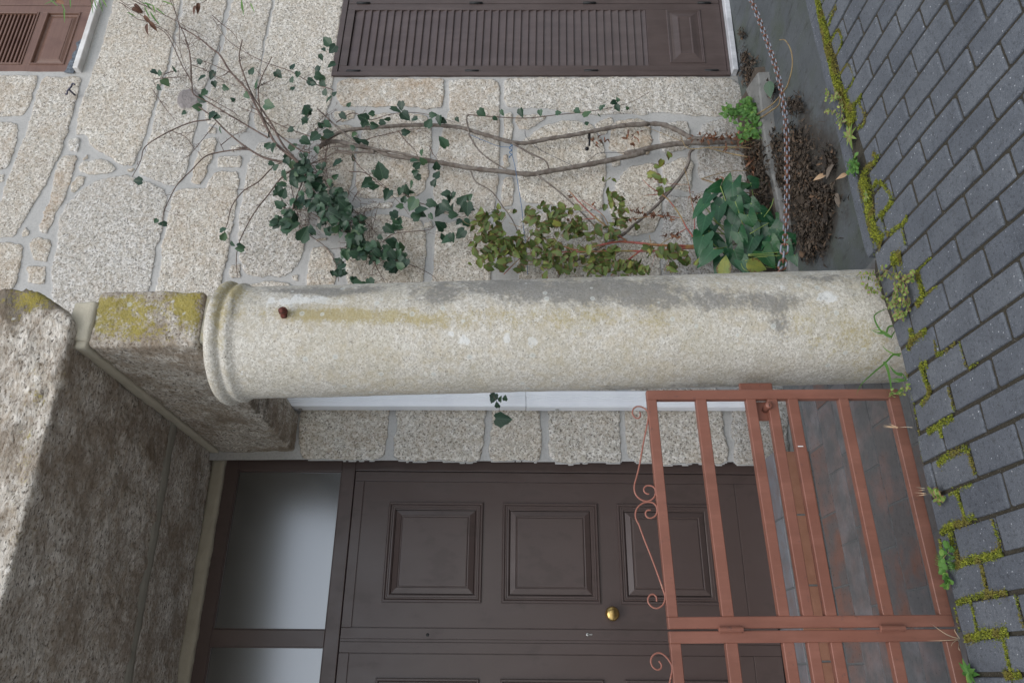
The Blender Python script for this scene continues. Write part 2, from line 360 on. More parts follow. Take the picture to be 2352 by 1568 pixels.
def mat_leaf(name, dark, light, vein, brown=None, rough=.42, bamt=.0, trans=.12):
    N = NT(name); r, t, sx, k = N.attr()
    yl = (min(1, light[0]*1.5), light[1]*1.18, light[2]*.95)
    c = N.ramp(N.math('ADD', r, N.math('MULTIPLY', N.math('SUBTRACT', N.noise(16, 2), .5), .5)), [(0, dark), (.5, tuple((a+b)/2 for a, b in zip(dark, light))), (.85, light), (1, yl)])
    d = N.math('ABSOLUTE', N.math('SUBTRACT', sx, .5))
    v1 = N.ramp(d, [(.012, 1), (.04, 0)])
    fr = N.math('FRACT', N.math('SUBTRACT', N.math('MULTIPLY', t, 5.5), N.math('MULTIPLY', d, 4.0)))
    v2 = N.ramp(fr, [(.0, .7), (.10, 0), (.9, 0), (1, .7)])
    c = N.mix(N.math('MULTIPLY', N.math('MAXIMUM', v1, v2), .45), c, vein)
    if brown:
        bm = N.ramp(N.math('ADD', N.math('MULTIPLY', N.noise(55, 4, .6), .7), N.math('MULTIPLY', d, 1.0)), [(.56-bamt, 0), (.68-bamt, 1)])
        c = N.mix(bm, c, brown)
    N.set('Base Color', c).set('Roughness', rough).set('Specular IOR Level', .4)
    N.b.inputs['Subsurface Weight'].default_value = 0
    tr = N.n('ShaderNodeBsdfTranslucent'); N.l(c, tr.inputs[0]); mx = N.n('ShaderNodeMixShader'); mx.inputs[0].default_value = trans
    N.l(N.b.outputs[0], mx.inputs[1]); N.l(tr.outputs[0], mx.inputs[2]); N.l(mx.outputs[0], N.out.inputs[0])
    N.set('Normal', N.bump(N.math('MAXIMUM', v1, v2), .3, .002)); return N.m
def mat_tile(base_y, name, c_a, c_b, dirt):
    N = NT(name); r, g, b, a = N.attr()
    c = N.mix(r, c_a, c_b); n = N.noise(6, 5, .65); c = N.mix(N.math('MULTIPLY', N.ramp(N.noise(14, 4, .6), [(.35, 0), (.7, 1)]), .4), c, (.16, .07, .035))
    dm = N.ramp(N.math('ADD', n, N.math('MULTIPLY', g, dirt)), [(.42, 0), (.62, 1)])
    c = N.mix(N.math('MULTIPLY', dm, .85), c, N.mix(N.noise(40, 4), (.075, .08, .078), (.145, .155, .16)))
    bl = N.math('MULTIPLY', N.ramp(N.noise(60, 5, .75), [(.60, 0), (.66, 1)]), N.math('MULTIPLY', b, .9)); c = N.mix(bl, c, (.012, .012, .012))
    w = N.ramp(N.noise(230, 2), [(.70, 0), (.76, 1)]); c = N.mix(N.math('MULTIPLY', w, .5), c, (.4, .4, .4))
    N.set('Base Color', c).set('Roughness', .55).set('Specular IOR Level', .4).set('Normal', N.bump(N.noise(80, 4), .3, .003)); return N.m
def mat_concrete(name, a, b, sc=6, dk=(.03, .03, .025)):
    N = NT(name); n = N.noise(sc, 5, .65); c = N.mix(n, a, b)
    c = N.mix(N.math('MULTIPLY', N.ramp(N.noise(sc*3.2, 5, .7), [(.55, 0), (.68, 1)]), .7), c, dk)
    c = N.mix(N.math('MULTIPLY', N.ramp(N.noise(200, 2), [(.68, 0), (.74, 1)]), .35), c, (.4, .4, .4))
    N.set('Base Color', c).set('Roughness', .85).set('Normal', N.bump(N.noise(70, 5), .5, .006)); return N.m

# ------------------------------------------------------------------ STONE WALL (one relief surface)
ST = []
def st(q, pts, warm=.3, tint=None):
    P = [at(q(*p), 4.187) for p in pts]; ST.append((np.array([(p[0], p[2]) for p in P]), warm, random.random() if tint is None else tint))
for w, t, p in (
 (.5, .6, [(-60,385),(190,390),(185,430),(150,540),(120,597),(60,602),(-60,602)]),
 (.35, .4, [(217,392),(424,395),(405,480),(370,600),(350,680),(310,790),(265,900),(200,1010),(150,1100),(110,1165),(65,1235),(-40,1235),(-30,1120),(45,900),(130,680),(165,560)]),
 (.5, .7, [(-40,628),(103,640),(70,770),(35,870),(-40,890)]), (.5, .5, [(-40,905),(15,900),(15,945),(-40,955)]),
 (.35, .55, [(597,-40),(948,-40),(925,80),(885,280),(850,400),(805,540),(762,680),(742,745),(715,790),(690,857),(640,862),(560,810),(480,772),(442,700),(393,690),(395,640),(422,520),(462,420),(520,250),(560,130)]),
 (.1, .9, [(358,718),(415,710),(408,787),(362,787),(348,745)]), (.9, .7, [(310,812),(388,803),(397,830),(365,950),(330,1040),(270,1150),(235,1212),(198,1200),(205,1160),(250,1040),(285,900)]),
 (.5, .4, [(425,830),(455,800),(461,815),(435,838)]), (.2, .7, [(408,870),(440,835),(520,823),(580,848),(606,882),(560,902),(460,907),(412,892)]),
 (.7, .5, [(373,950),(408,915),(442,920),(435,950),(400,992),(373,1006)]), (.5, .5, [(653,880),(692,870),(692,890),(660,895)]),
 (.6, .5, [(106,1215),(130,1178),(152,1195),(145,1217),(110,1238)]), (.7, .6, [(146,1262),(170,1233),(252,1238),(257,1290),(240,1367),(158,1352)]),
 (.7, .5, [(-40,1260),(107,1266),(114,1340),(92,1430),(60,1520),(-40,1520)]), (.7, .5, [(133,1388),(232,1388),(236,1440),(225,1485),(140,1475)]),
 (.08, .25, [(640,908),(700,924),(800,960),(857,980),(872,1022),(847,1150),(812,1300),(782,1490),(740,1700),(300,1700),(263,1440),(283,1330),(293,1220),(308,1130),(350,1058),(420,988),(500,938),(570,918)]),
 (.12, .35, [(962,-40),(1190,-40),(1152,170),(1112,300),(1072,440),(1042,540),(1032,620),(1012,700),(997,780),(977,860),(957,930),(920,966),(860,956),(790,930),(733,905),(723,880),(753,800),(788,680),(828,520),(870,400),(900,280),(940,100)]),
 (.12, .4, [(1217,-40),(1426,-40),(1402,90),(1377,220),(1352,380),(1332,480),(1312,570),(1292,660),(1280,690),(1200,688),(1130,652),(1083,645),(1068,600),(1088,500),(1118,400),(1148,280),(1188,120)]),
 (.6, .5, [(1058,725),(1120,713),(1138,735),(1102,830),(1072,900),(1042,962),(993,942),(998,900),(1028,800)]), (.6, .4, [(1083,660),(1124,665),(1124,692),(1080,692)]), (.2, .6, [(1203,760),(1272,743),(1272,770),(1210,788)]),
 (.15, .45, [(1442,-40),(1800,-40),(1767,150),(1742,330),(1737,420),(1727,520),(1692,620),(1642,682),(1560,722),(1480,712),(1400,692),(1330,672),(1318,640),(1338,500),(1363,350),(1398,180)]),
 (.3, .6, [(1133,810),(1257,803),(1263,840),(1252,867),(1133,867)]),
 (.45, .6, [(1112,893),(1244,888),(1247,950),(1227,1100),(1202,1230),(1182,1360),(1152,1470),(1120,1650),(790,1650),(823,1440),(848,1250),(878,1100),(903,993),(990,978),(1075,978)]),
 (.12, .3, [(1290,858),(1350,738),(1420,728),(1480,768),(1560,828),(1600,898),(1622,1000),(1612,1130),(1592,1280),(1562,1382),(1510,1422),(1450,1442),(1280,1437),(1263,1400),(1248,1320),(1238,1190),(1258,1060),(1278,950)]),
 (.6, .3, [(1203,1380),(1252,1368),(1252,1450),(1200,1452)]), (.4, .5, [(1268,1480),(1400,1463),(1480,1468),(1532,1500),(1535,1700),(1240,1700)]), (.3, .5, [(1523,1440),(1562,1433),(1550,1462),(1525,1462)]),
 (.8, .6, [(1630,1288),(1700,1283),(1742,1330),(1757,1400),(1742,1500),(1722,1700),(1580,1700),(1598,1450),(1613,1350)]), (.5, .5, [(1645,1238),(1702,1228),(1702,1247),(1640,1252)])):
    st(q1, p, w, t)
for w, t, p in (
 (.9, .6, [(195,405),(757,402),(757,450),(742,557),(650,562),(600,547),(480,552),(350,554),(210,548),(188,500)]),
 (.55, .7, [(783,408),(1038,405),(1043,560),(1038,760),(1038,950),(1017,1082),(960,1133),(850,1143),(720,1102),(690,1010),(708,900),(718,800),(738,680),(778,600),(780,480)]),
 (.6, .6, [(335,598),(500,582),(650,592),(692,660),(682,780),(672,900),(652,992),(600,1022),(300,1032),(288,960),(298,800),(318,700)]),
 (.6, .5, [(173,573),(282,568),(287,610),(225,632),(173,617)]), (.6, .5, [(120,660),(272,643),(302,700),(285,830),(262,960),(252,1042),(100,1050),(90,800)]),
 (.4, .6, [(283,1085),(380,1053),(482,1048),(482,1075),(380,1097),(290,1107)]),
 (.5, .5, [(290,1140),(480,1108),(640,1158),(662,1260),(652,1350),(642,1450),(610,1750),(225,1750),(240,1450),(233,1350),(248,1200)]),
 (.45, .6, [(718,1162),(850,1152),(1000,1148),(1012,1250),(1002,1370),(975,1750),(680,1750),(690,1400),(700,1260)]), (.5, .5, [(652,1160),(692,1150),(692,1182),(648,1192)]), (.5, .4, [(95,1080),(235,1070),(228,1180),(180,1230),(80,1200)]),
 (.3, .5, [(1063,590),(1107,578),(1117,700),(1102,748),(1063,742)]), (.8, .5, [(1063,810),(1087,803),(1092,860),(1058,877)]), (.6, .6, [(1058,920),(1112,913),(1117,1000),(1105,1072),(1053,1072)]), (.4, .5, [(1075,1092),(1110,1085),(1112,1105),(1080,1110)]),
 (.95, .4, [(1128,600),(1240,588),(1292,600),(1250,642),(1190,672),(1148,667),(1126,630)]),
 (.3, .5, [(1128,760),(1280,645),(1400,620),(1530,638),(1562,700),(1592,760),(1602,870),(1592,1000),(1582,1082),(1480,1102),(1300,1062),(1180,1052),(1138,1000),(1138,850)]),
 (.95, .5, [(1640,628),(1760,613),(1832,640),(1842,760),(1832,802),(1680,802),(1618,782),(1618,700)]), (.8, .5, [(1628,830),(1672,823),(1677,850),(1640,872)]),
 (.4, .5, [(1658,930),(1720,868),(1847,838),(1872,900),(1882,1000),(1892,1080),(1872,1200),(1740,1232),(1640,1182),(1618,1080),(1638,1000)]),
 (.3, .4, [(1138,1130),(1300,1098),(1562,1108),(1602,1180),(1592,1300),(1582,1420),(1560,1750),(1140,1750),(1143,1300)]), (.4, .5, [(1638,1260),(1872,1248),(1892,1330),(1880,1750),(1600,1750)]), (.5, .5, [(1538,640),(1618,600),(1640,625),(1600,690),(1565,690)])):
    st(q2, p, w, t)
D_ = lambda x, y: (x, y)
st(D_, [(1157,176),(1430,175),(1692,175),(1712,225),(1704,260),(1686,266),(1590,264),(1545,257),(1495,255),(1480,264),(1435,260),(1326,260),(1260,247),(1164,245),(1157,215)], .12, .35)
for w, p in ((.3, [(183,635),(330,628),(347,700),(342,765),(190,802)]), (.2, [(383,650),(560,598),(602,640),(642,760),(662,900),(640,952),(560,962),(400,942),(380,850)]), (.3, [(193,860),(330,808),(362,850),(357,960),(330,1005),(205,962)]), (.3, [(200,1010),(330,1030),(420,990),(640,990),(660,1150),(640,1700),(200,1700)]), (.3, [(-20,930),(170,1010),(165,1130),(-10,1120)])):
    st(q3, p, w)
for w, t, p in ((.5, .55, [(-8,60),(440,60),(452,180),(447,280),(442,360),(430,424),(20,429),(-4,380),(0,200)]), (.25, .45, [(483,60),(942,60),(947,250),(942,350),(920,419),(880,433),(480,431),(473,380),(488,280)]),
 (.35, .5, [(978,60),(1222,60),(1228,300),(1234,360),(1222,434),(963,433),(973,300)]), (.15, .4, [(1263,60),(1617,60),(1624,220),(1628,350),(1644,420),(1634,444),(1300,444),(1266,405),(1268,300)])):
    st(q6, p, w, t)
st(q7, [(58,60),(430,60),(542,60),(577,280),(597,400),(590,433),(560,448),(150,444),(78,412),(68,330)], .25, .4); st(q7, [(608,60),(900,60),(900,430),(740,449),(628,444),(618,350)], .1, .2)
for k in range(5):          # courses past the shutters, outside the picture
    z0 = -.1 + k*.62
    for j in range(2): ST.append((np.array([(5.42+j*.62, z0), (6.0+j*.62, z0), (6.0+j*.62, z0+.58), (5.42+j*.62, z0+.58)]), .3, random.random()))
def chaikin(P, n=2, t=.22):
    for _ in range(n):
        Q = np.roll(P, -1, 0); P = np.stack([P*(1-t)+Q*t, P*t+Q*(1-t)], 1).reshape(-1, 2)
    return P
def sdf(P, X, Z):
    d2 = np.full(X.shape, 1e9); ins = np.zeros(X.shape, bool)
    for i in range(len(P)):
        a, b = P[i], P[(i+1) % len(P)]; e = b-a
        t = np.clip(((X-a[0])*e[0]+(Z-a[1])*e[1])/(e@e+1e-12), 0, 1)
        d2 = np.minimum(d2, (X-a[0]-t*e[0])**2+(Z-a[1]-t*e[1])**2)
        c = ((a[1] > Z) != (b[1] > Z)) & (X < (b[0]-a[0])*(Z-a[1])/(b[1]-a[1]+1e-12)+a[0]); ins ^= c
    d = np.sqrt(d2); return np.where(ins, -d, d)
def build_wall():
    st_ = .0075
    xs = np.arange(1.06, 6.3, st_); zs = np.arange(-.42, 5.75, st_)
    X, Z = np.meshgrid(xs, zs, indexing='ij')
    SD = np.full(X.shape, .2); TI = np.full(X.shape, .5); WA = np.full(X.shape, .2)
    jx = (fbm(X*14, Z*14, 3, 3)-.5)*.030; jz = (fbm(X*14, Z*14, 3, 9)-.5)*.030
    jx += (fbm(X*50, Z*50, 2, 31)-.5)*.012; jz += (fbm(X*50, Z*50, 2, 37)-.5)*.012
    for P, w, t in ST:
        P = chaikin(P, 1, .13); P = chaikin(P, 1, .18)
        i0, i1 = np.searchsorted(xs, (P[:, 0].min()-.06, P[:, 0].max()+.06)); j0, j1 = np.searchsorted(zs, (P[:, 1].min()-.06, P[:, 1].max()+.06))
        if i1-i0 < 2 or j1-j0 < 2: continue
        sl = (slice(i0, i1), slice(j0, j1))
        d = sdf(P, X[sl]+jx[sl], Z[sl]+jz[sl]); b = d < SD[sl]
        SD[sl] = np.where(b, d, SD[sl]); TI[sl] = np.where(b, t, TI[sl]); WA[sl] = np.where(b, w, WA[sl])
    mask = np.clip(.5 - SD/.012, 0, 1)
    prof = 1-np.exp(-np.clip(-SD+.003, 0, 1)/.005)
    h = prof*(.009 + .008*(fbm(X*3, Z*3, 2, 5)-.5)) + prof*.007*(fbm(X*32, Z*32, 3, 7)-.5) + prof*.004*(vnoise(X*110, Z*110, 2)-.5)
    h += (1-mask)*.008*(fbm(X*9, Z*9, 3, 11)-.5)
    pa = at(q1(980, 512), 4.187); pd = np.hypot((X-pa[0])/.105, (Z-pa[2])/.095) + (fbm(X*18, Z*18, 2, 4)-.5)*.7
    patch = np.clip(1.25-pd, 0, 1)*1.0; h += np.clip(1.1-pd, 0, .5)*.03
    V = np.stack([X, 4.203-h, Z], -1).reshape(-1, 3)
    C = np.stack([mask, TI, WA, np.clip(patch*1.4, 0, 1)], -1).reshape(-1, 4)
    # openings
    def cut(a): return (a[:-1, :-1] & a[1:, :-1] & a[1:, 1:] & a[:-1, 1:])
    low = (X > 4.055) & (X < 5.38) & (Z > -.215) & (Z < 2.735-.033*(X-4.05))
    up = (X > 4.095) & (X < 5.6) & (Z > 4.605) & (Z < 5.8)
    left = (X < 1.152+.012*(Z-1.5)) & (SD > .003)
    jag = X < 1.10
    keep = ~(cut(low & (SD > .003) | low & (X > 4.075)) | cut(up) | cut(left | jag))
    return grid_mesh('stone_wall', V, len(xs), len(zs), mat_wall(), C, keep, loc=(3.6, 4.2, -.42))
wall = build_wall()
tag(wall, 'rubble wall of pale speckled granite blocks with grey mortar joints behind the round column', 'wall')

# ------------------------------------------------------------------ COLUMN
def build_column():
    root = empty('stone_column', (1.38, 2.92, -.35))
    top = np.array([1.330, 2.940, 2.60]); bot = np.array([1.382, 2.918, 0.0])
    zs = list(np.arange(-.35, 2.56, .012))
    def rad(z): return .246 - .007*(z/2.6) + .006*max(0, (.05-z))*0
    prof = [(z, rad(z)) for z in zs]
    r0 = .239
    for z, r in ((2.565, r0), (2.58, r0+.001), (2.592, r0+.006), (2.602, r0+.013), (2.610, r0+.016), (2.618, r0+.0165), (2.626, r0+.014), (2.632, r0+.010), (2.638, r0+.008), (2.642, r0+.010), (2.648, r0+.017), (2.656, r0+.023), (2.666, r0+.0265), (2.676, r0+.0265), (2.686, r0+.022), (2.694, r0+.013), (2.700, r0+.002), (2.703, .12), (2.704, .01)): prof.append((z, r))
    n = 200; A = np.linspace(0, 2*math.pi, n, endpoint=False)
    Zp = np.array([p[0] for p in prof]); Rp = np.array([p[1] for p in prof])
    AA, ZZ = np.meshgrid(A, Zp, indexing='ij'); RR = np.meshgrid(A, Rp, indexing='ij')[1]
    cx = bot[0] + (top[0]-bot[0])*ZZ/2.6; cy = bot[1] + (top[1]-bot[1])*ZZ/2.6
    s = AA*.24
    RR = RR + .0035*(fbm(np.cos(AA)*3+7, np.sin(AA)*3+ZZ*4, 2, 3)-.5) + .0022*(fbm(s*60, ZZ*60, 2, 6)-.5)*(RR > .05) + .002*(fbm(s*18, ZZ*18, 2, 16)-.5)*(RR > .05)
    V = np.stack([cx + RR*np.cos(AA), cy + RR*np.sin(AA), ZZ], -1)
    # survey position of every surface point, to place its lichens and stains
    d = V - EYE; w = d@_f; px = 1176 + F*(d@CD)/w; py = 784 - F*(d@CR)/w
    front = np.clip(1-9.0*(np.cos(AA-math.radians(245)) < -.25), 0, 1)
    def blob(x, y, rx, ry, k=1.0): return k*np.exp(-(((px-x)/rx)**2+((py-y)/ry)**2))
    Y = blob(720, 722, 110, 16, 1.1)+blob(860, 728, 150, 24, .62)+blob(1050, 733, 160, 26, .42)+blob(1300, 728, 260, 30, .36)+blob(1900, 760, 130, 90, .5)+blob(2000, 820, 60, 90, .4)+blob(500, 720, 22, 90, .95)+blob(540, 660, 25, 30, .8)+blob(1500, 740, 300, 60, .25)+blob(545, 690, 30, 40, .4)
    G = blob(690, 668, 90, 8, .9)+blob(760, 675, 40, 9, .6)+blob(1130, 660, 180, 20, .62)+blob(1000, 680, 60, 22, .5)+blob(1280, 680, 120, 34, .62)+blob(1420, 665, 100, 25, .6)+blob(1500, 690, 70, 30, .62)+blob(1640, 690, 80, 30, .66)+blob(1780, 695, 70, 25, .62)+blob(1790, 745, 25, 45, .66)+blob(840, 668, 40, 10, .6)+blob(1900, 640, 60, 12, .5)+blob(1450, 895, 60, 8, .5)+blob(1650, 885, 200, 7, .55)+blob(495, 690, 12, 60, .5)+blob(535, 690, 5, 80, .5)+.18*np.clip((720-py)/60, 0, 1)
    W = blob(700, 690, 90, 14, .75)+blob(1060, 785, 34, 18, .66)+blob(1165, 783, 12, 14, .6)+blob(1222, 783, 18, 16, .66)+blob(1010, 765, 40, 12, .35)+blob(1900, 680, 40, 18, .75)+blob(1800, 665, 20, 10, .5)+blob(560, 800, 60, 80, .25)+blob(1240, 710, 70, 20, .3)
    R = .18+.28*np.clip((px-1750)/250, 0, 1)+.10*np.clip((760-py)/60, 0, 1)
    C = np.stack([Y*front, G*front+(1-front)*.3, W*front, R], -1).reshape(-1, 4)
    grid_mesh('shaft', V.reshape(-1, 3), n, len(prof), mat_column(), C, None, root, True)
    b = MB(); p = at((655, 716), 2.7); dirn = np.array([-.35, -.93, 0.02])
    b.lathe(p+dirn*-.03, dirn, [(0, .010), (.045, .011), (.05, .017), (.062, .018), (.066, .012), (.085, .0115), (.088, .006)], 9)
    b.box(p[0]-.030, p[0]-.004, p[1]-.02, p[1]+.02, p[2]-.01, p[2]+.012, bev=.003)
    tag(b.build('iron_bolt', MAT['rust'], root), 'short rusted red iron stub near the top of the column')
    tag(root, 'round weathered granite column with ringed capital and lichen stains beside the gate', 'column')
    return root
MAT['rust'] = mat_simple('red_rusty_iron', (.17, .045, .03), .75, .2, (.07, .03, .022), 60, .6)
column = build_column()

# ------------------------------------------------------------------ LINTEL BEAM + SLABS (rough hewn blocks)
def rough_block(name, mat, x0, x1, y0, y1, z0, z1, step, amp, r, warp=None, colf=None, parent=None, seed=0):
    """closed hewn block: a subdivided cube, rounded edges, noise; warp(P)->P bends it"""
    import bmesh
    nx, ny, nz = [max(2, int(round(a/step))) for a in (x1-x0, y1-y0, z1-z0)]
    pts = {}; vs = []; fs = []
    def vid(i, j, k):
        if (i, j, k) not in pts: pts[(i, j, k)] = len(vs); vs.append((x0+(x1-x0)*i/nx, y0+(y1-y0)*j/ny, z0+(z1-z0)*k/nz))
        return pts[(i, j, k)]
    for i in range(nx):
        for j in range(ny):
            for k in (0, nz):
                f = (vid(i, j, k), vid(i+1, j, k), vid(i+1, j+1, k), vid(i, j+1, k)); fs.append(f[::-1] if k == 0 else f)
    for i in range(nx):
        for k in range(nz):
            for j in (0, ny):
                f = (vid(i, j, k), vid(i+1, j, k), vid(i+1, j, k+1), vid(i, j, k+1)); fs.append(f if j == 0 else f[::-1])
    for j in range(ny):
        for k in range(nz):
            for i in (0, nx):
                f = (vid(i, j, k), vid(i, j+1, k), vid(i, j+1, k+1), vid(i, j, k+1)); fs.append(f[::-1] if i == 0 else f)
    V = np.array(vs); lo = np.array([x0, y0, z0]); hi = np.array([x1, y1, z1])
    inner = np.clip(V, lo+r, hi-r); dd = V-inner; L = np.linalg.norm(dd, axis=1, keepdims=True)
    N = dd/np.maximum(L, 1e-9); V = inner + N*r
    q = V[:, 0]*1.0+V[:, 2]*.7; s_ = V[:, 1]+V[:, 2]*.9
    V = V + N*(amp*(fbm(q*9, s_*9, 3, seed)-.5) + amp*.55*(fbm(q*38, s_*38, 2, seed+3)-.5))[:, None]
    if warp: V = warp(V)
    mb = MB(); cols = None
    if colf is not None:
        d = V-EYE; w = d@_f; px = 1176+F*(d@CD)/w; py = 784-F*(d@CR)/w
        cols = [tuple(c) for c in colf(V, N, px, py)]
    mb.add(V.tolist(), fs, cols, True)
    return mb.build(name, mat, parent)
def blobs(px, py, L): return sum(k*np.exp(-(((px-x)/rx)**2+((py-y)/ry)**2)) for x, y, rx, ry, k in L)
MAT['beam'] = mat_beam(True); MAT['slab'] = mat_beam(False)
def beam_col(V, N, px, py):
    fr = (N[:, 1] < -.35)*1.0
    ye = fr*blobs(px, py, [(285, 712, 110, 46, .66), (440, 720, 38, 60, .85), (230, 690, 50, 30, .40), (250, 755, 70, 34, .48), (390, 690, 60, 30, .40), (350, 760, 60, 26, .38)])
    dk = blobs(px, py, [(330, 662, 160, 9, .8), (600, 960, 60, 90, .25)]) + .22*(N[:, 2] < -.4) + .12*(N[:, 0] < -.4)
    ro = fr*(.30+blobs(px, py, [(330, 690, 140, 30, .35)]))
    return np.stack([ye, dk, ro, fr*0+1], -1)
def beam_warp(V):
    t = np.clip((V[:, 1]-3.0)/1.2, 0, 1)          # thicker towards the wall, lower right arris cut away there
    xr = np.clip((V[:, 0]-1.30)/.15, 0, 1)
    V[:, 0] += xr*t*.30
    V[:, 2] += np.clip((V[:, 0]-1.43)/.3, 0, 1)*np.clip((2.95-V[:, 2])/.25, 0, 1)*.24*t
    front = np.clip((2.78-V[:, 1])/.08, 0, 1)
    V[:, 0] -= front*np.clip((V[:, 2]-3.0)/.2, 0, 1)*np.clip(V[:, 0]-1.35, 0, 1)*.0
    V[:, 2] += np.clip((3.2-V[:, 1])/.5, 0, 1)*0
    return V
lintel = empty('stone_lintel', (1.33, 3.45, 2.70))
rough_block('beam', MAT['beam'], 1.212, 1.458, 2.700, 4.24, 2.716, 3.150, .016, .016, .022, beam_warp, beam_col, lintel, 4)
b = MB(); yb = MAT['mortar_y'] = mat_mortar(yellow=True)
b.box(1.235, 1.448, 2.72, 2.98, 2.690, 2.722, bev=.008); b.build('bedding_mortar', yb, lintel)
tag(lintel, 'granite lintel beam on the column capital, yellow lichen on its square end', 'lintel')

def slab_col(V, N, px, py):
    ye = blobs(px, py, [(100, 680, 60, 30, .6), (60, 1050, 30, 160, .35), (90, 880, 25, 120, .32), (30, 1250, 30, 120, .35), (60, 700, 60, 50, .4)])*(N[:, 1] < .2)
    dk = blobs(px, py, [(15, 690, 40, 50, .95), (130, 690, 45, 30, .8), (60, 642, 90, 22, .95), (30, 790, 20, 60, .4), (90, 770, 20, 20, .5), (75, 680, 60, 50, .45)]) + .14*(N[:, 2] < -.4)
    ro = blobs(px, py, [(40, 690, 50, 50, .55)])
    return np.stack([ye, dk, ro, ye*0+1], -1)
def slab_warp(V):
    # rounded, drooping right end as on the photo
    t = np.clip((V[:, 0]-1.05)/.45, 0, 1)
    V[:, 2] += t*.012
    e = np.clip((V[:, 2]-3.19)/.34, 0, 1)
    V[:, 0] += np.clip((V[:, 0]-.9)/.4, 0, 1)*(.165*np.sin(e*math.pi*.60)**.8)
    V[:, 1] += .012*np.sin(V[:, 0]*2.3)
    return V
slab_y = 3.655
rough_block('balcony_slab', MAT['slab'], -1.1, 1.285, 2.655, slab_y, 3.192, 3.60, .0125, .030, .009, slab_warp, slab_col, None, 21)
slab1 = bpy.data.objects['balcony_slab']; tag(slab1, 'front granite balcony slab with blunt lichen-spotted nose resting on the lintel', 'slab', 'granite slabs over the doorway')
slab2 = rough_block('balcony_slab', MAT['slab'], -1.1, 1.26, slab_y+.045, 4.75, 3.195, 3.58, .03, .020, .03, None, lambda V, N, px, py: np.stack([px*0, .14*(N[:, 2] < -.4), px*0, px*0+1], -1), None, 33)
tag(slab2, 'rear granite balcony slab over the door, behind the long mortar joint', 'slab', 'granite slabs over the doorway')
MAT['mortar_d'] = mat_mortar((.20, .19, .155), (.34, .32, .26)); MAT['mortar'] = mat_mortar((.36, .33, .25), (.52, .48, .38))
# mortar that fills the slab joint, the bed on the lintel and the strip above the door frame
mj = rough_block('joint_mortar', MAT['mortar_d'], -1.08, 1.24, slab_y-.012, slab_y+.058, 3.186, 3.5, .02, .012, .006, None, None, None, 8)
tag(mj, 'long grey mortar joint between the two slabs over the doorway', 'mortar joint')
b = MB(); P = [(1.200, 2.70), (1.200, 4.24)]
mb_ = rough_block('bed_joint', MAT['mortar'], 1.203, 1.395, 2.700, 4.2, 3.146, 3.196, .014, .010, .006, None, None, lintel, 5)
nose = rough_block('nose_mortar', MAT['mortar'], 1.232, 1.405, 2.690, 2.80, 3.140, 3.235, .012, .014, .012, None, None, lintel, 6)

# ------------------------------------------------------------------ GROUND, PAVEMENT
def edge_y(x): return float(np.interp(x, [-2, 0, .25, .7, .9, 1.05, 1.15, 1.5, 1.58, 1.9, 2.4, 2.75, 3.0, 5], [2.66, 2.648, 2.638, 2.632, 2.612, 2.595, 2.60, 2.655, 2.61, 2.612, 2.60, 2.61, 2.57, 2.57]))
def cut_y(x): return float(np.interp(x, [-2, .7, .9, 1.05, 1.15, 1.5, 1.60, 1.7, 1.9, 2.3, 2.62, 3.0, 5], [2.655, 2.628, 2.61, 2.593, 2.598, 2.62, 2.60, 2.52, 2.51, 2.535, 2.553, 2.56, 2.56]))
XB = [.005, .114, .226, .336, .452, .570, .690, .795, .903, 1.010, 1.120, 1.233, 1.335, 1.437, 1.545, 1.652, 1.760, 1.862, 1.970, 2.085, 2.190]
while XB[-1] < 4.6: XB.append(XB[-1]+.1075)
while XB[0] > -1.2: XB.insert(0, XB[0]-.109)
PH = {.005: 2.425, .114: 2.31, .226: 2.437, .336: 2.31, .452: 2.46, .570: 2.34, .690: 2.47, .795: 2.363, .903: 2.243, 1.010: 2.36, 1.120: 2.25, 1.233: 2.125, 1.335: 2.262, 1.437: 2.15, 1.545: 2.03, 1.652: 1.92, 1.760: 1.807, 1.862: 1.937, 1.970: 1.83, 2.085: 1.96, 2.190: 1.85}
def sk(x, y): return x + np.clip(.025*x, 0, .05)*(y - (2.45 - .33*x))
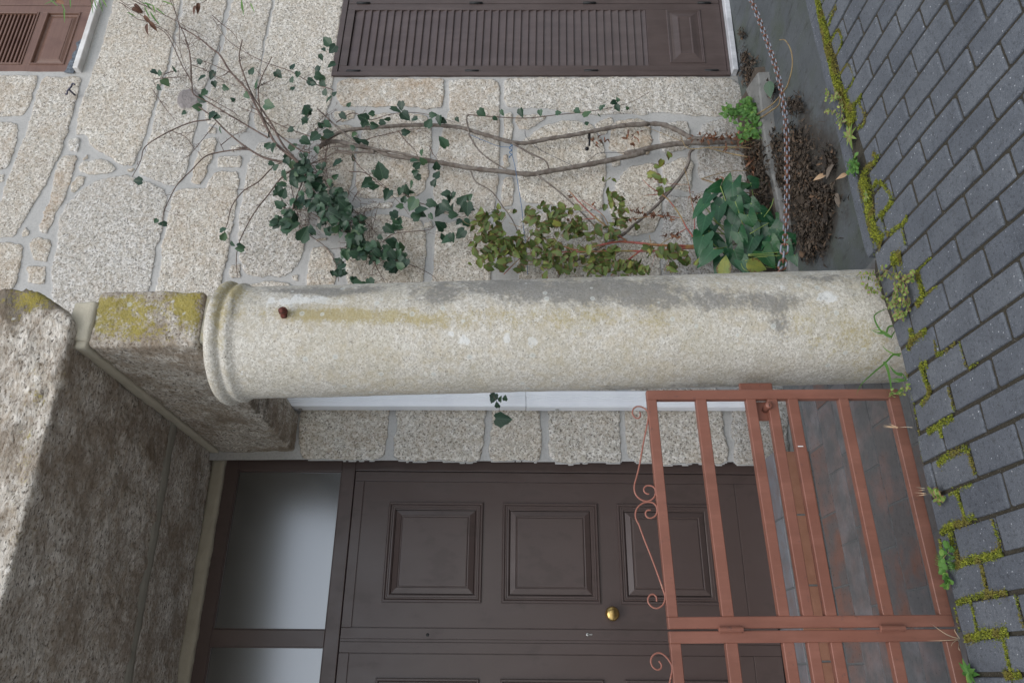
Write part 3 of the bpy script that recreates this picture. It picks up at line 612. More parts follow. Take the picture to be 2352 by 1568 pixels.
def build_pavement():
    b = MB()
    for k in range(len(XB)-1):
        xa, xb = XB[k]+.0068, XB[k+1]-.0068; xm = (xa+xb)/2
        ph = PH.get(XB[k], 2.3+(.118 if k % 2 else 0)+random.uniform(-.02, .02)); L = .2365
        y = ph - L*8
        while y < 2.70:
            y0 = y+.0062; y1 = y+L-.0062; y += L
            if y1 < .55: continue
            ca, cb = cut_y(xa), cut_y(xb)
            if y0 > min(ca, cb)-.012: continue
            P = [(xa, y0), (xb, y0), (xb, min(y1, cb)), (xa, min(y1, ca))]
            j = [random.uniform(-.0025, .0025) for _ in range(8)]
            P = [(sk(x, yy)+j[2*i]*.7, yy+j[2*i+1]*.7) for i, (x, yy) in enumerate(P)]
            # octagon: clipped, slightly worn corners
            C = np.mean(P, 0); O = []
            for i in range(4):
                p = np.array(P[i]); a = np.array(P[i-1])-p; c = np.array(P[(i+1) % 4])-p
                r1, r2 = random.uniform(.002, .005), random.uniform(.002, .005)
                O.append(p+a/np.linalg.norm(a)*r1); O.append(p+c/np.linalg.norm(c)*r2)
            hz = random.uniform(-.0012, .0016); tx, ty = random.uniform(-.012, .012), random.uniform(-.008, .008); col = (random.random(), 0, 0, 1)
            def ring(ins, z):
                out = []
                for p in O:
                    d = p-C; p2 = C + d*(1-ins/np.linalg.norm(d)*1.2) if ins else p
                    out.append((p2[0], p2[1], z+hz+(d[0]*tx+d[1]*ty if z > -.01 else 0)))
                return out
            V = ring(0, -.02)+ring(.0, -.0048)+ring(.0026, -.0012)+ring(.007, 0)
            F_ = [(r*8+i, r*8+(i+1) % 8, (r+1)*8+(i+1) % 8, (r+1)*8+i) for r in range(3) for i in range(8)] + [tuple(24+i for i in range(8))]
            b.add(V, F_, col)
    o = b.build('pavement', mat_paver(), None, (1.5, 1.6, -.02)); tag(o, kind='structure')
    # joint bed: rippled soil sheet
    xs = np.arange(-1.3, 4.7, .012); ys = np.arange(.5, 2.69, .012); X, Y = np.meshgrid(xs, ys, indexing='ij')
    ed = np.interp(xs, np.linspace(-2, 5, 400), [edge_y(x) for x in np.linspace(-2, 5, 400)])[:, None]
    Z = -.0075 + .006*(fbm(X*40, Y*40, 3, 5)-.5); Yc = np.minimum(Y, ed-.001)
    Z = np.where(Y > ed+.012, -.4, Z)
    o = grid_mesh('joint_soil', np.stack([X, Yc, Z], -1).reshape(-1, 3), len(xs), len(ys), mat_joint(), None, None); tag(o, kind='structure')
    # kerb strip along the drop beside the column
    b = MB(); x = 1.575
    while x < 4.6:
        L = random.uniform(.55, .75); x1 = x+L-.004; n = 14
        ys_ = []; V = []
        for i in range(n+1):
            xx = x+(x1-x)*i/n; e = edge_y(xx); ou = 2.676 if xx > 1.6 else 2.66
            if xx > 2.7: ou = 2.682
            w = random.uniform(-.002, .002)
            V += [(xx, e+w, -.05), (xx, e+.004+w, .000), (xx, ou-.006+w, .001), (xx, ou+w, -.006), (xx, ou, -.45)]
        F_ = [(i*5+k, i*5+k+1, (i+1)*5+k+1, (i+1)*5+k) for i in range(n) for k in range(4)] + [(0, 1, 2, 3, 4), tuple(n*5+4-k for k in range(5))]
        b.add(V, F_, (random.random()*.5, 0, 0, 1)); x = x1+.004
    o = b.build('kerb', bpy.data.materials['grey_concrete_pavers']); tag(o, kind='structure')
build_pavement()
b = MB(); b.add([(-60, -70, -.03), (70, -70, -.03), (70, .52, -.03), (-60, .52, -.03)], [(0, 1, 2, 3)])
tag(b.build('street', mat_concrete('pale_bounce_ground', (.38, .375, .36), (.50, .49, .47), 5, (.3, .3, .29))), kind='structure')  # unseen street; paleness made up to bounce fill light under the slab
b = MB(); b.box(-1.3, 1.56, 2.4, 2.625, -.4, -.03); b.box(-1.3, 4.7, .45, 2.5, -.4, -.035)
tag(b.build('pavement_bed', mat_concrete('edge_concrete', (.10, .10, .095), (.19, .19, .18), 9)), kind='structure')
b = MB(); b.add([(-60, 2.3, -.46), (70, 2.3, -.46), (70, 60, -.46), (-60, 60, -.46)], [(0, 1, 2, 3)])
tag(b.build('ground', bpy.data.materials['pale_bounce_ground']), kind='structure')
# sunken concrete strip in front of the right-hand wall
xs = np.arange(1.72, 6.3, .02); ys = np.arange(2.60, 4.24, .02); X, Y = np.meshgrid(xs, ys, indexing='ij')
Z = -.252 + .012*(fbm(X*4, Y*4, 3, 2)-.5) + .03*np.clip((Y-3.98)/.22, 0, 1)*np.clip((X-3.4)/.3, 0, 1)
def mat_well():
    N = NT('damp_algae_concrete'); n = N.noise(5, 5, .7)
    c = N.mix(n, (.052, .060, .062), (.118, .130, .136)); g = N.noise(3.2, 4, .6)
    c = N.mix(N.math('MULTIPLY', N.ramp(g, [(.45, 0), (.65, 1)]), .55), c, (.06, .075, .045))
    o3 = N.xyz(); dx = N.math('DIVIDE', N.math('SUBTRACT', o3[0], 2.55), .55); dy = N.math('DIVIDE', N.math('SUBTRACT', o3[1], 3.5), .42)
    soil = N.math('ADD', N.math('SQRT', N.math('ADD', N.math('MULTIPLY', dx, dx), N.math('MULTIPLY', dy, dy))), N.math('MULTIPLY', N.math('SUBTRACT', N.noise(6, 5, .7), .5), 1.3))
    c = N.mix(N.math('MULTIPLY', N.ramp(soil, [(.70, 1), (1.15, 0)]), .85), c, N.mix(N.noise(60, 4), (.022, .018, .014), (.06, .048, .036)))
    st_ = N.noise(13, 5, .7, N.scale((1.8, .5, 1))); c = N.mix(N.math('MULTIPLY', N.ramp(st_, [(.56, 0), (.68, 1)]), .6), c, (.028, .028, .024))
    c = N.mix(N.math('MULTIPLY', N.ramp(N.noise(120, 3), [(.66, 0), (.73, 1)]), .5), c, (.33, .34, .33))
    N.set('Base Color', c).set('Roughness', .7).set('Normal', N.bump(N.noise(45, 5), .5, .006)); return N.m
o = grid_mesh('sunken_concrete_floor', np.stack([X, Y, Z], -1).reshape(-1, 3), len(xs), len(ys), mat_well()); tag(o, kind='structure')
# planter kerb
b = MB(); zt = -.178
A = gd(qf(470, 760), zt); R1 = gd(qf(487, 880), zt); R2 = gd(qf(515, 1200), zt); R3 = gd(qe(560, 330), zt-.01); R4 = gd(qe(630, 600), zt-.02); R5 = gd(qe(690, 900), zt-.02)
ridge = [A, R1, R2, R3, R4, R5, np.array([1.9, R5[1]+.05, zt-.02])]
B0 = gd(qf(350, 940), zt); back = [B0]+[np.array([r[0], max(r[1]+.09, 3.95), r[2]-.004]) for r in ridge[1:]]
V = []; n = len(ridge)
for r, k in zip(ridge, back): V += [(r[0], r[1]-.012, -.30), (r[0], r[1], r[2]-.008), (r[0], r[1]+.01, r[2]), tuple(k), (k[0], k[1], -.30)]
b.add(V, [(i*5+k, i*5+k+1, (i+1)*5+k+1, (i+1)*5+k) for i in range(n-1) for k in range(4)]+[(0, 1, 2, 3, 4), tuple(5*n-1-k for k in range(5))])
tag(b.build('planter_kerb', mat_concrete('pale_kerb_concrete', (.10, .10, .092), (.25, .25, .235), 9)), 'low pale concrete kerb edging the bed under the climbing vine', 'kerb edging')
# soil of the bed
xs = np.arange(1.72, 3.75, .02); ys = np.arange(3.80, 4.21, .02); X, Y = np.meshgrid(xs, ys, indexing='ij')
Z = -.20+.035*(fbm(X*14, Y*14, 3, 8)-.3)+.03*np.clip((Y-4.05)/.15, 0, 1)
kk = np.interp(X, [r[0] for r in ridge[::-1]], [r[1] for r in ridge[::-1]]); Z = np.where(Y < kk+.05, -.33, Z)
o = grid_mesh('bed_soil', np.stack([X, Y, Z], -1).reshape(-1, 3), len(xs), len(ys), mat_concrete('dark_leafy_soil', (.035, .027, .02), (.085, .065, .045), 30)); tag(o, kind='structure')

# tiled alcove floor, step
def tiles(rows, x0, x1, L, z, colf, bvl=.0025, horizontal=True):
    b = MB()
    for i, (ya, yb, off) in enumerate(rows):
        x = off
        while x > x0: x -= L
        while x < x1:
            a, c = max(x+.0035, x0), min(x+L-.0035, x1); x += L
            if c-a < .02: continue
            col = colf((a+c)/2, i)
            if horizontal:
                V = [(a, ya+.0035, z-.01), (c, ya+.0035, z-.01), (c, yb-.0035, z-.01), (a, yb-.0035, z-.01), (a+bvl, ya+.006, z), (c-bvl, ya+.006, z), (c-bvl, yb-.006, z), (a+bvl, yb-.006, z)]
            else:
                V = [(a, z+.01, ya), (c, z+.01, ya), (c, z+.01, yb), (a, z+.01, yb), (a+bvl, z, ya+.004), (c-bvl, z, ya+.004), (c-bvl, z, yb-.004), (a+bvl, z, yb-.004)]
            b.add(V, [(0, 1, 5, 4), (1, 2, 6, 5), (2, 3, 7, 6), (3, 0, 4, 7), (4, 5, 6, 7)], col)
    return b
YR = [3.972, 3.785, 3.602, 3.42, 3.255, 3.08, 2.90, 2.72, 2.55]
rows = [(YR[i+1], YR[i], (1.117, .947, 1.0, .863, 1.03, .86, 1.04, .87)[i]) for i in range(8)]
def fc(x, i):
    return (random.choice((.1, .4, .7, .85, .95, 1)), .06+.04*i, 1.0 if i == 0 else (.35 if i < 3 else .6), 1)
b = tiles(rows, -1.4, 1.70, .3525, -.165, fc); o = b.build('tiled_floor', mat_tile(0, 'worn_floor_tiles', (.19, .105, .082), (.215, .22, .23), .42), None, (.2, 3.3, -.175)); tag(o, kind='structure')
b = MB(); b.box(-1.4, 1.72, 2.5, 3.99, -.44, -.1685); b.box(1.0, 1.72, 3.985, 4.30, -.44, -.17)
gr = mat_concrete('tile_grout', (.10, .105, .105), (.17, .18, .18), 20); tag(b.build('floor_bed', gr), kind='structure')
riser_x = at(q7(888, 388), 3.98)[0]
def rc(x, i): return (random.uniform(.0, .25), 1, 0, 1)
step = empty('doorstep', (.2, 4.1, -.165))
xj = at(q7(965, 710), 3.978)[0]
b = tiles([(-.163, .022, xj)], -1.4, riser_x, .357, 3.976, rc, .002, False); b.build('riser', mat_tile(0, 'orange_riser_tiles', (.28, .135, .085), (.22, .11, .07), -.42), step)
xt = at(q7(838, 722), 3.99)[0]
b = tiles([(3.988, 4.19, xt), (4.19, 4.32, xt+.18)], -1.4, riser_x+.005, .357, .030, lambda x, i: (random.choice((.1, .9, 1., .8)), 1.0, 0, 1)); b.build('tread', mat_tile(0, 'grey_tread_tiles', (.17, .075, .055), (.20, .215, .235), -.12), step)
b = MB(); b.box(-1.4, riser_x-.003, 3.981, 4.40, -.40, .0265); b.build('core', gr, step)
tag(step, 'orange tiled doorstep with grey tread in front of the brown door', 'step')

# ------------------------------------------------------------------ DOOR
MAT['door'] = mat_door(); MAT['glass'] = mat_glass(); MAT['black'] = mat_simple('black_fittings_and_shade', (.01, .01, .01), .6)
MAT['brass'] = mat_simple('brushed_brass', (.62, .42, .16), .28, 1, (.45, .30, .11), 30)
MAT['steel'] = mat_simple('grey_steel', (.42, .42, .40), .35, .9)
def TD(u, y, v): return (u + .016*(v-1.5), y, v - .017*(u-.65))
def panel_rings(b, u0, u1, v0, v1, y, prof, T):
    V = []
    for ins, h in prof: V += [T(u0+ins, y-h, v0+ins), T(u1-ins, y-h, v0+ins), T(u1-ins, y-h, v1-ins), T(u0+ins, y-h, v1-ins)]
    n = len(prof)
    b.add(V, [(r*4+i, r*4+(i+1) % 4, (r+1)*4+(i+1) % 4, (r+1)*4+i) for r in range(n-1) for i in range(4)] + [tuple((n-1)*4+i for i in range(4))])
DP = [(0, -.004), (.001, .006), (.003, .013), (.007, .0165), (.012, .0165), (.0155, .012), (.017, .009), (.021, .0125), (.026, .0125), (.029, .008), (.033, .0085), (.037, .0085), (.040, .003), (.044, .000), (.047, .000), (.076, .012), (.078, .0085), (.081, .0075), (.0835, .0075), (.0855, .0105), (.088, .0125), (.092, .013)]
door = empty('front_door', (.195, 4.30, .03))
b = MB(); y0, y1 = 4.272, 4.34
b.box(1.104, 1.175, y0, y1, .03, 2.379, TD, .003); b.box(-.785, -.714, y0, y1, .03, 2.379, TD, .003)
b.box(-.785, 1.175, y0, y1, 2.379, 2.4565, TD, .003); b.box(1.098, 1.175, y0, y1, 2.4565, 3.058, TD, .003); b.box(-.785, -.708, y0, y1, 2.4565, 3.058, TD, .003)
b.box(-.785, 1.175, y0, y1, 3.058, 3.147, TD, .003); b.box(.155, .239, y0, y1, 2.4565, 3.058, TD, .003)
b.build('door_frame', MAT['door'], door)
for u0, u1 in ((.239, 1.098), (-.708, .155)):
    b = MB(); b.box(u0-.01, u1+.01, 4.291, 4.30, 2.447, 3.068, TD); g = b.build('transom_pane', MAT['glass'], door)
    b = MB(); e = .006
    for q in ((u0, u1, 2.4565, 2.4565+e), (u0, u1, 3.058-e, 3.058), (u0, u0+e, 2.4565+e, 3.058-e), (u1-e, u1, 2.4565+e, 3.058-e)): b.box(q[0], q[1], 4.283, 4.290, q[2], q[3], TD)
    b.build('glazing_bead', MAT['door'], g)
b = MB(); b.box(-.79, 1.40, 4.345, 4.50, -.2, 3.5, TD); b.build('shade_backing', MAT['black'], door)  # added black box, blocks daylight from showing through gaps round the frame
def door_leaf(u0, u1, mirror):
    b = MB(); ya = 4.278; bd = .0545; t = .183; v0, v1 = .036, 2.3755; iv0, iv1 = .183, 2.3215
    b.box(u0, u0+bd, ya, 4.33, v0, v1, TD, .002); b.box(u1-bd, u1, ya, 4.33, v0, v1, TD, .002)
    b.box(u0+bd+.0006, u1-bd-.0006, ya+.0006, 4.33, iv1, v1, TD, .002); b.box(u0+bd+.0006, u1-bd-.0006, ya+.0006, 4.33, v0, iv0, TD, .002)
    b.box(u0+bd-.001, u1-bd+.001, ya+.006, 4.325, iv0-.001, iv1+.001, TD)
    b.box(u0+bd+.003, u1-bd-.003, ya+.0012, 4.32, iv0+.003, iv1-.003, TD, .0015)
    lf = b.build('door_leaf', MAT['door'], door)
    c = (.6535 if not mirror else -.2615)
    for vb in (.333, .981, 1.629):
        b = MB(); panel_rings(b, c-.272, c+.272, vb, vb+.541, ya+.0012, DP, TD); b.build('raised_panel', MAT['door'], lf)
    return lf
leafR = door_leaf(.1985, 1.1005, False); leafL = door_leaf(-.710, .1835, True)
b = MB(); b.box(.1845, .1975, 4.281, 4.33, .036, 2.3755, TD); b.build('meeting_strip', MAT['door'], door)
p = at(q6(1590, 1215), 4.25); b = MB(); b.lathe((p[0], 4.279, p[2]), (0, -1, 0), [(0, .030), (.004, .031), (.007, .026), (.009, .014), (.022, .0125), (.026, .020), (.030, .029), (.038, .0355), (.046, .0375), (.054, .0345), (.060, .027), (.064, .016), (.0655, .004)], 32)
tag(b.build('knob', MAT['brass'], leafR), 'round polished brass knob')
p = at(q6(1466, 1320), 4.278); b = MB(); b.lathe((p[0], 4.278, p[2]), (0, -1, 0), [(-.005, .0085), (.003, .0085), (.004, .007)], 18); b.box(p[0]-.0042, p[0]+.0042, 4.2755, 4.282, p[2]-.026, p[2]-.006, None, .002)
kc = b.build('lock_cylinder', MAT['steel'], leafR); b = MB(); b.box(p[0]-.0012, p[0]+.0012, 4.2735, 4.276, p[2]-.005, p[2]+.004); b.build('keyhole', MAT['black'], kc)
p = at(q6(650, 1322), 4.278); b = MB(); b.lathe((p[0], 4.2785, p[2]), (0, -1, 0), [(-.004, .0085), (.002, .0085), (.003, .006)], 16); b.build('peephole', MAT['black'], leafR)
tag(door, 'dark brown double door with square raised panels, brass knob and frosted transom panes', 'door')
# mortar fillet over the door frame
fm = rough_block('fillet_mortar', mat_mortar((.30, .27, .20), (.44, .40, .31)), -1.2, 1.20, 4.235, 4.30, 3.128, 3.20, .02, .012, .01, lambda V: V + np.stack([V[:, 0]*0, V[:, 0]*0, -.012*(V[:, 0]-.65)+.012*np.sin(V[:, 0]*9)*0], -1), None, door, 14)
# wall left of the door, outside the picture
b = rough_block('left_jamb_wall', MAT['slab'], -1.6, -.78, 4.20, 4.60, -.4, 3.2, .06, .02, .02, None, lambda V, N, px, py: np.zeros((len(V), 4)), None, 3); tag(b, 'granite jamb left of the double door', 'wall')

# ------------------------------------------------------------------ LOWER SHUTTERS
MAT['alu'] = mat_paint('brown_painted_aluminium', (.078, .056, .051), .40, None, .45, .15, .1)
def TS(x, y, z): return (x, y, z - .033*(x-4.05))
shut = empty('window_shutters', (4.75, 4.2, -.17))
b = MB(); b.box(4.028, 4.066, 4.183, 4.27, -.168, 2.757, TS, .003); b.box(4.066, 5.40, 4.1835, 4.27, 2.716, 2.757, TS, .003); b.box(4.066, 5.40, 4.186, 4.27, -.168, -.150, TS, .002); b.build('frame', MAT['alu'], shut)
b = MB(); b.box(4.03, 5.4, 4.27, 4.33, -.17, 2.75, TS); b.build('shade_backing', MAT['black'], shut)  # black sheet stands in for the dark behind the louvres
SP = [(0, 0), (.003, .006), (.010, .008), (.014, .004), (.020, .005), (.024, .001), (.045, .004), (.078, .013), (.082, .016), (.090, .016), (.095, .013)]
def shutter_leaf(x0, x1, lx0, lx1):
    ya = 4.190; b = MB(); z0, z1 = -.147, 2.7125; la, lb = .425, 2.655
    b.box(x0, lx0, ya, 4.235, z0, z1, TS, .003); b.box(lx1, x1, ya, 4.235, z0, z1, TS, .003)
    b.box(lx0, lx1, ya+.0006, 4.235, lb, z1, TS, .002); b.box(lx0, lx1, ya+.0006, 4.235, z0, la, TS, .002)
    lf = b.build('shutter_leaf', MAT['alu'], shut)
    b = MB(); pt = .0572; z = lb-.004
    while z-pt > la-.03:
        zz = max(z-pt-.014, la)
        # a slat: thin board, top leaning inwards, rounded nose below
        P = [(ya+.0175, z), (ya+.022, z-.002), (ya+.010, zz), (ya+.004, zz+.001), (ya+.0025, zz+.006), (ya+.0045, zz+.011)]
        V = [TS(lx0-.004, y, q) for y, q in P]+[TS(lx1+.004, y, q) for y, q in P]; n = 6
        b.add(V, [tuple(range(n)), tuple(range(2*n-1, n-1, -1))]+[(i, n+i, n+(i+1) % n, (i+1) % n) for i in range(n)]); z -= pt
    b.build('louvres', MAT['alu'], lf)
    b = MB(); panel_rings(b, lx0+.018, lx1-.004, .005, .272, ya+.0006, SP, TS); b.build('raised_panel', MAT['alu'], lf)
    for zc in (2.60, 1.733, .858, -.03):
        b = MB(); b.tube([TS(x0-.001, ya-.004, zc-.05), TS(x0-.001, ya-.004, zc+.05)], .0085, 10); b.box(x0-.004, x0+.014, ya-.006, ya+.002, zc-.05, zc+.05, TS, .002); b.build('hinge', MAT['black'], lf)
    return lf
shutter_leaf(4.070, 4.752, 4.127, 4.690); shutter_leaf(4.757, 5.42, 4.815, 5.36)
MAT['sill'] = mat_simple('grey_marble', (.42, .43, .44), .45, 0, (.60, .61, .62), 7, .2)
b = MB(); b.box(4.035, 5.45, 4.135, 4.26, -.212, -.171, TS, .004); b.build('sill', MAT['sill'], shut)
tag(shut, 'brown louvred window shutters reaching nearly to the ground, on a grey sill', 'shutters')

# ------------------------------------------------------------------ UPPER SHUTTERS (wood)
MAT['wood'] = mat_wood(); up = empty('wooden_shutters', (4.9, 4.2, 4.63))
def TU(x, y, z): return (x+.010*(z-4.63), y, z-.012*(x-4.08))
b = MB(); b.box(4.082, 5.6, 4.25, 4.33, 4.6, 5.8, TU); b.build('shade_backing', MAT['black'], up)  # black sheet in place of the unlit interior behind the slats
def uleaf(x0, x1):
    ya = 4.200; px0, px1 = x0+.066, x1-.070; b = MB()
    b.box(x0, px0, ya, 4.24, 4.632, 5.75, TU, .003); b.box(px1, x1, ya, 4.24, 4.632, 5.75, TU, .003)
    for a, c in ((4.632, 4.732), (4.985, 5.045), (5.62, 5.75)): b.box(px0, px1, ya+.001, 4.24, a, c, TU, .002)
    lf = b.build('shutter_leaf', MAT['wood'], up)
    b = MB(); panel_rings(b, px0-.003, px1+.003, 4.730, 4.988, ya+.001, [(0, 0), (.003, .008), (.010, .009), (.014, .004), (.018, -.012), (.024, -.016), (.034, -.016), (.050, -.008), (.056, -.0075), (.060, -.004), (.070, -.003)], TU); b.build('recessed_panel', MAT['wood'], lf)
    b = MB(); e = .014
    for q in ((px0, px1, 5.045, 5.045+e), (px0, px1, 5.606, 5.62), (px0, px0+e, 5.045+e, 5.606), (px1-e, px1, 5.045+e, 5.606)): b.box(q[0], q[1], ya-.006, ya+.03, q[2], q[3], TU, .003)
    z = 5.078
    while z < 5.60: b.box(px0+.01, px1-.01, ya+.006, ya+.034, z, z+.014, TU, .002); z += .0295
    b.build('louvres', MAT['wood'], lf); return lf
lf = uleaf(4.084, 4.742); uleaf(4.748, 5.41)
MAT['iron'] = mat_simple('grey_painted_iron', (.16, .185, .21), .5, .2, (.07, .08, .09), 40, .3)
qu = lambda x, y: (x*.1465, y*.1465)
pl = [(1005,1135),(1150,1150),(1185,1080),(1205,930),(1250,850),(1245,800),(1230,770),(1250,730),(1275,710),(1300,690),(1310,665),(1290,625),(1265,622),(1240,650),(1195,672),(1190,700),(1210,740),(1195,790),(1150,830),(1130,870),(1135,920),(1100,950),(1065,1020),(1045,1090)]
b = MB(); b.prism([(at(qu(*p), 4.193)[0], at(qu(*p), 4.193)[2]) for p in pl], 4.1905, 4.1965)
for q in ((1190, 858), (1145, 980), (1060, 1082), (1158, 1080)): c = at(qu(*q), 4.19); b.lathe((c[0], 4.191, c[2]), (0, -1, 0), [(0, .006), (.003, .005), (.005, .002)], 8)
tag(b.build('strap_hinge', MAT['iron'], lf), 'grey iron strap hinge with wavy outline')
MAT['marble'] = mat_simple('white_marble', (.62, .60, .57), .4, 0, (.80, .79, .77), 5, .1)
b = MB(); b.box(4.075, 5.6, 4.150, 4.27, 4.588, 4.629, TU, .004); b.build('sill', MAT['marble'], up)
tag(up, 'old reddish-brown wooden shutters with open slats above a white marble sill', 'shutters')
b = MB(); a0, a1, a2 = at(qu(1150, 1315), 4.10), at(qu(1080, 1405), 4.10), at(qu(1028, 1480), 4.10)
b.tube(spline([at(qu(1172, 1330), 4.10), at(qu(1140, 1312), 4.10), at(qu(1110, 1370), 4.10), at(qu(1060, 1425), 4.10), at(qu(1050, 1475), 4.10), at(qu(1022, 1478), 4.10)], 5), .0055, 7)
w0 = at(qu(1165, 1480), 4.19); b.tube([a1, (w0[0], 4.20, w0[2])], .007, 7)
MAT['violet_iron'] = mat_simple('grey_violet_iron', (.12, .12, .17), .5, .3, (.05, .05, .07), 50)
tag(b.build('shutter_catch', MAT['violet_iron']), 'small grey iron T-shaped shutter catch below the wooden shutters', 'shutter catch')

# ------------------------------------------------------------------ GATE
MAT['gate'] = mat_paint('brick_red_gate_paint', (.225, .092, .062), .40, (.12, .06, .05), .4, .16, .35)
def TG(x, y, z): return (x, y, z + .006*(x-.58))
RZ = [(.953, .917), (.7665, .7258), (.5735, .5358), (.4908, .4532), (.4132, .3738), (.2168, .179), (.0225, -.020)]
def gate(x0, x1, label):
    r = empty('gate_leaf', ((x0+x1)/2, 2.715, -.02)); w_ = .0385
    for z1, z0 in RZ:
        b = MB(); b.box(x0+w_-.0005, x1-w_+.0005, 2.7008, 2.7295, z0, z1, TG, .0022); b.build('rail', MAT['gate'], r)
    for a in (x0, x1-w_): b = MB(); b.box(a, a+w_, 2.700, 2.730, -.020, .953, TG, .0025); b.build('stile', MAT['gate'], r)
    tag(r, label, 'gate', 'leaves of the folding gate'); return r
g1 = gate(.1545, 1.0140, 'right leaf of the red metal gate, next to the column, with the lock')
g2 = gate(-.712, .1475, 'left leaf of the red metal gate, cut off at the bottom of the photo')
def scroll(parent, pts):
    b = MB(); P = spline([at(p, 2.714) for p in pts], 5); b.tube(P, .0031, 8); tag(b.build('scroll', MAT['scroll'], parent))
MAT['scroll'] = mat_paint('worn_scroll_paint', (.30, .12, .085), .45, (.46, .28, .2), .4, .2, .3)
qg = lambda x, y: (1435.5+x*.21967, 861.3+y*.21967); qh = lambda x, y: (1435.5+x*.24944, 1177.1+y*.24944)
scroll(g1, [qg(*p) for p in [(155,385),(162,415),(150,445),(120,450),(90,425),(78,390),(90,350),(125,328),(170,330),(215,355),(240,390),(245,430),(235,500),(215,600),(185,750),(155,920),(125,1050),(103,1130),(97,1190),(115,1250),(160,1295),(215,1315),(270,1305),(310,1265),(320,1215),(305,1175),(270,1155),(225,1155),(198,1185),(205,1220),(230,1238),(252,1240)]])
scroll(g1, [qg(*p) for p in [(270,1408),(235,1412),(215,1440),(225,1475),(262,1493),(310,1475),(335,1430),(330,1375),(295,1335),(240,1325),(180,1340),(130,1385),(110,1440),(115,1500),(145,1560)]]+[qh(*p) for p in [(125,100),(180,250),(240,400),(300,560),(345,690),(367,760),(365,810),(340,855),(295,877),(250,865),(218,830),(212,790),(230,757),(262,750),(288,775),(292,815)]])
scroll(g2, [qh(*p) for p in [(312,1362),(335,1395),(330,1430),(295,1443),(255,1415),(238,1365),(255,1315),(300,1288),(350,1300),(400,1350),(432,1410),(430,1470),(410,1568),(385,1690),(350,1820),(335,1900),(350,1960),(400,1995)]])
for p, q in ((q7(540, 1295), q7(668, 1293)), (q7(1362, 1284), q7(1492, 1282))):
    a, c = at(p, 2.69), at(q, 2.69); b = MB(); xx = .151; b.lathe((xx, 2.690, c[2]), (0, 0, 1), [(0, .004), (.002, .0088), ((a[2]-c[2])*.33, .009), ((a[2]-c[2])*.333, .0082), ((a[2]-c[2])*.336, .009), ((a[2]-c[2])*.66, .009), ((a[2]-c[2])*.663, .0082), ((a[2]-c[2])*.666, .009), ((a[2]-c[2])-.003, .009), (a[2]-c[2], .004)], 18, False)
    b.box(xx-.012, xx+.012, 2.6945, 2.702, c[2]+.004, a[2]-.004, None, .002); b.build('hinge', MAT['gate'], g1)
c0, c1 = at(q7(733, 125), 2.735), at(q7(800, 245), 2.735)
b = MB(); b.box(.90, .976, 2.732, 2.745, .452, .540, None, .003); b.build('lock_plate', MAT['gate'], g1)
p = at(q7(790, 155), 2.70); b = MB(); b.lathe((p[0]-.006, 2.735, p[2]), (0.05, -1, 0), [(0, .013), (.052, .013), (.055, .0125), (.056, .004)], 20); lc = b.build('lock_cylinder', MAT['gate'], g1)
b = MB(); b.box(p[0]-.011, p[0]-.001, 2.6778, 2.6795, p[2]-.0012, p[2]+.0012); b.build('keyhole', MAT['black'], lc)
pa, pb = at(q7(648, 60), 2.87), at(q7(815, 60), 2.87)
b = MB(); pr = at(q7(815, 44), 2.87); b.box(pr[0]-.06, pr[0]+.004, 2.868, 2.885, pb[2], pa[2], None, .003); tag(b.build('strike_plate', MAT['gate'], g1), 'flat red iron strike plate set into the column')
b = MB(); a = at(q7(957, 361), 2.698); b.box(a[0]-.002, a[0]+.002, 2.699, 2.7012, a[2]-.012, a[2]+.008, None, .0008); b.build('paint_drip', mat_simple('white_paint', (.7, .7, .68), .5), g1)

# ------------------------------------------------------------------ WHITE PIPE
MAT['pvc'] = mat_simple('white_plastic', (.84, .86, .88), .35, 0, (.78, .80, .83), 4)
pt, pm, pb = at((640, 933), 4.125), at((1206, 933.4), 4.125), at((1718, 934), 4.125)
def TP(x, y, z):
    t = (z-pb[2])/(pt[2]-pb[2]); return (x+pb[0]+(pt[0]-pb[0])*t, y, z)
pipe = empty('downpipe', (pb[0]+.05, 4.15, pb[2]))
def duct(z0, z1, g):
    b = MB(); W, Dp = .098, .062; n = []
    prof = [(-g, 4.19), (-g, 4.131), (.004, 4.125-g), (.020, 4.125-g)]
    for k in range(4): c = .028+k*.013; prof += [(c-.004, 4.125-g), (c-.0025, 4.1225-g), (c+.0025, 4.1225-g), (c+.004, 4.125-g)]
    prof += [(W-.006, 4.125-g), (W+g, 4.131), (W+g, 4.19)]; m = len(prof)
    V = [TP(x, y, z0) for x, y in prof]+[TP(x, y, z1) for x, y in prof]
    b.add(V, [(i, i+1, m+i+1, m+i) for i in range(m-1)]+[tuple(range(m))[::-1], tuple(range(m, 2*m)), (m-1, 0, m, 2*m-1)])
    return b.build('pipe_section', MAT['pvc'], pipe)
duct(pm[2]-.004, pt[2], .0); duct(pb[2], pm[2]-.007, .0025)
for p in (q4(1887, 990), q6(1310, 172)):
    c = at(p, 4.17); b = MB(); b.box(c[0]-.014, c[0]+.012, 4.160, 4.168, c[2]-.011, c[2]+.011, None, .003); b.lathe((c[0]-.003, 4.162, c[2]), (0, -1, 0), [(0, .006), (.005, .006), (.007, .002)], 8); b.build('wall_clip', MAT['steel'], pipe)
tag(pipe, 'white ribbed plastic downpipe on the jamb, half hidden behind the column', 'downpipe')

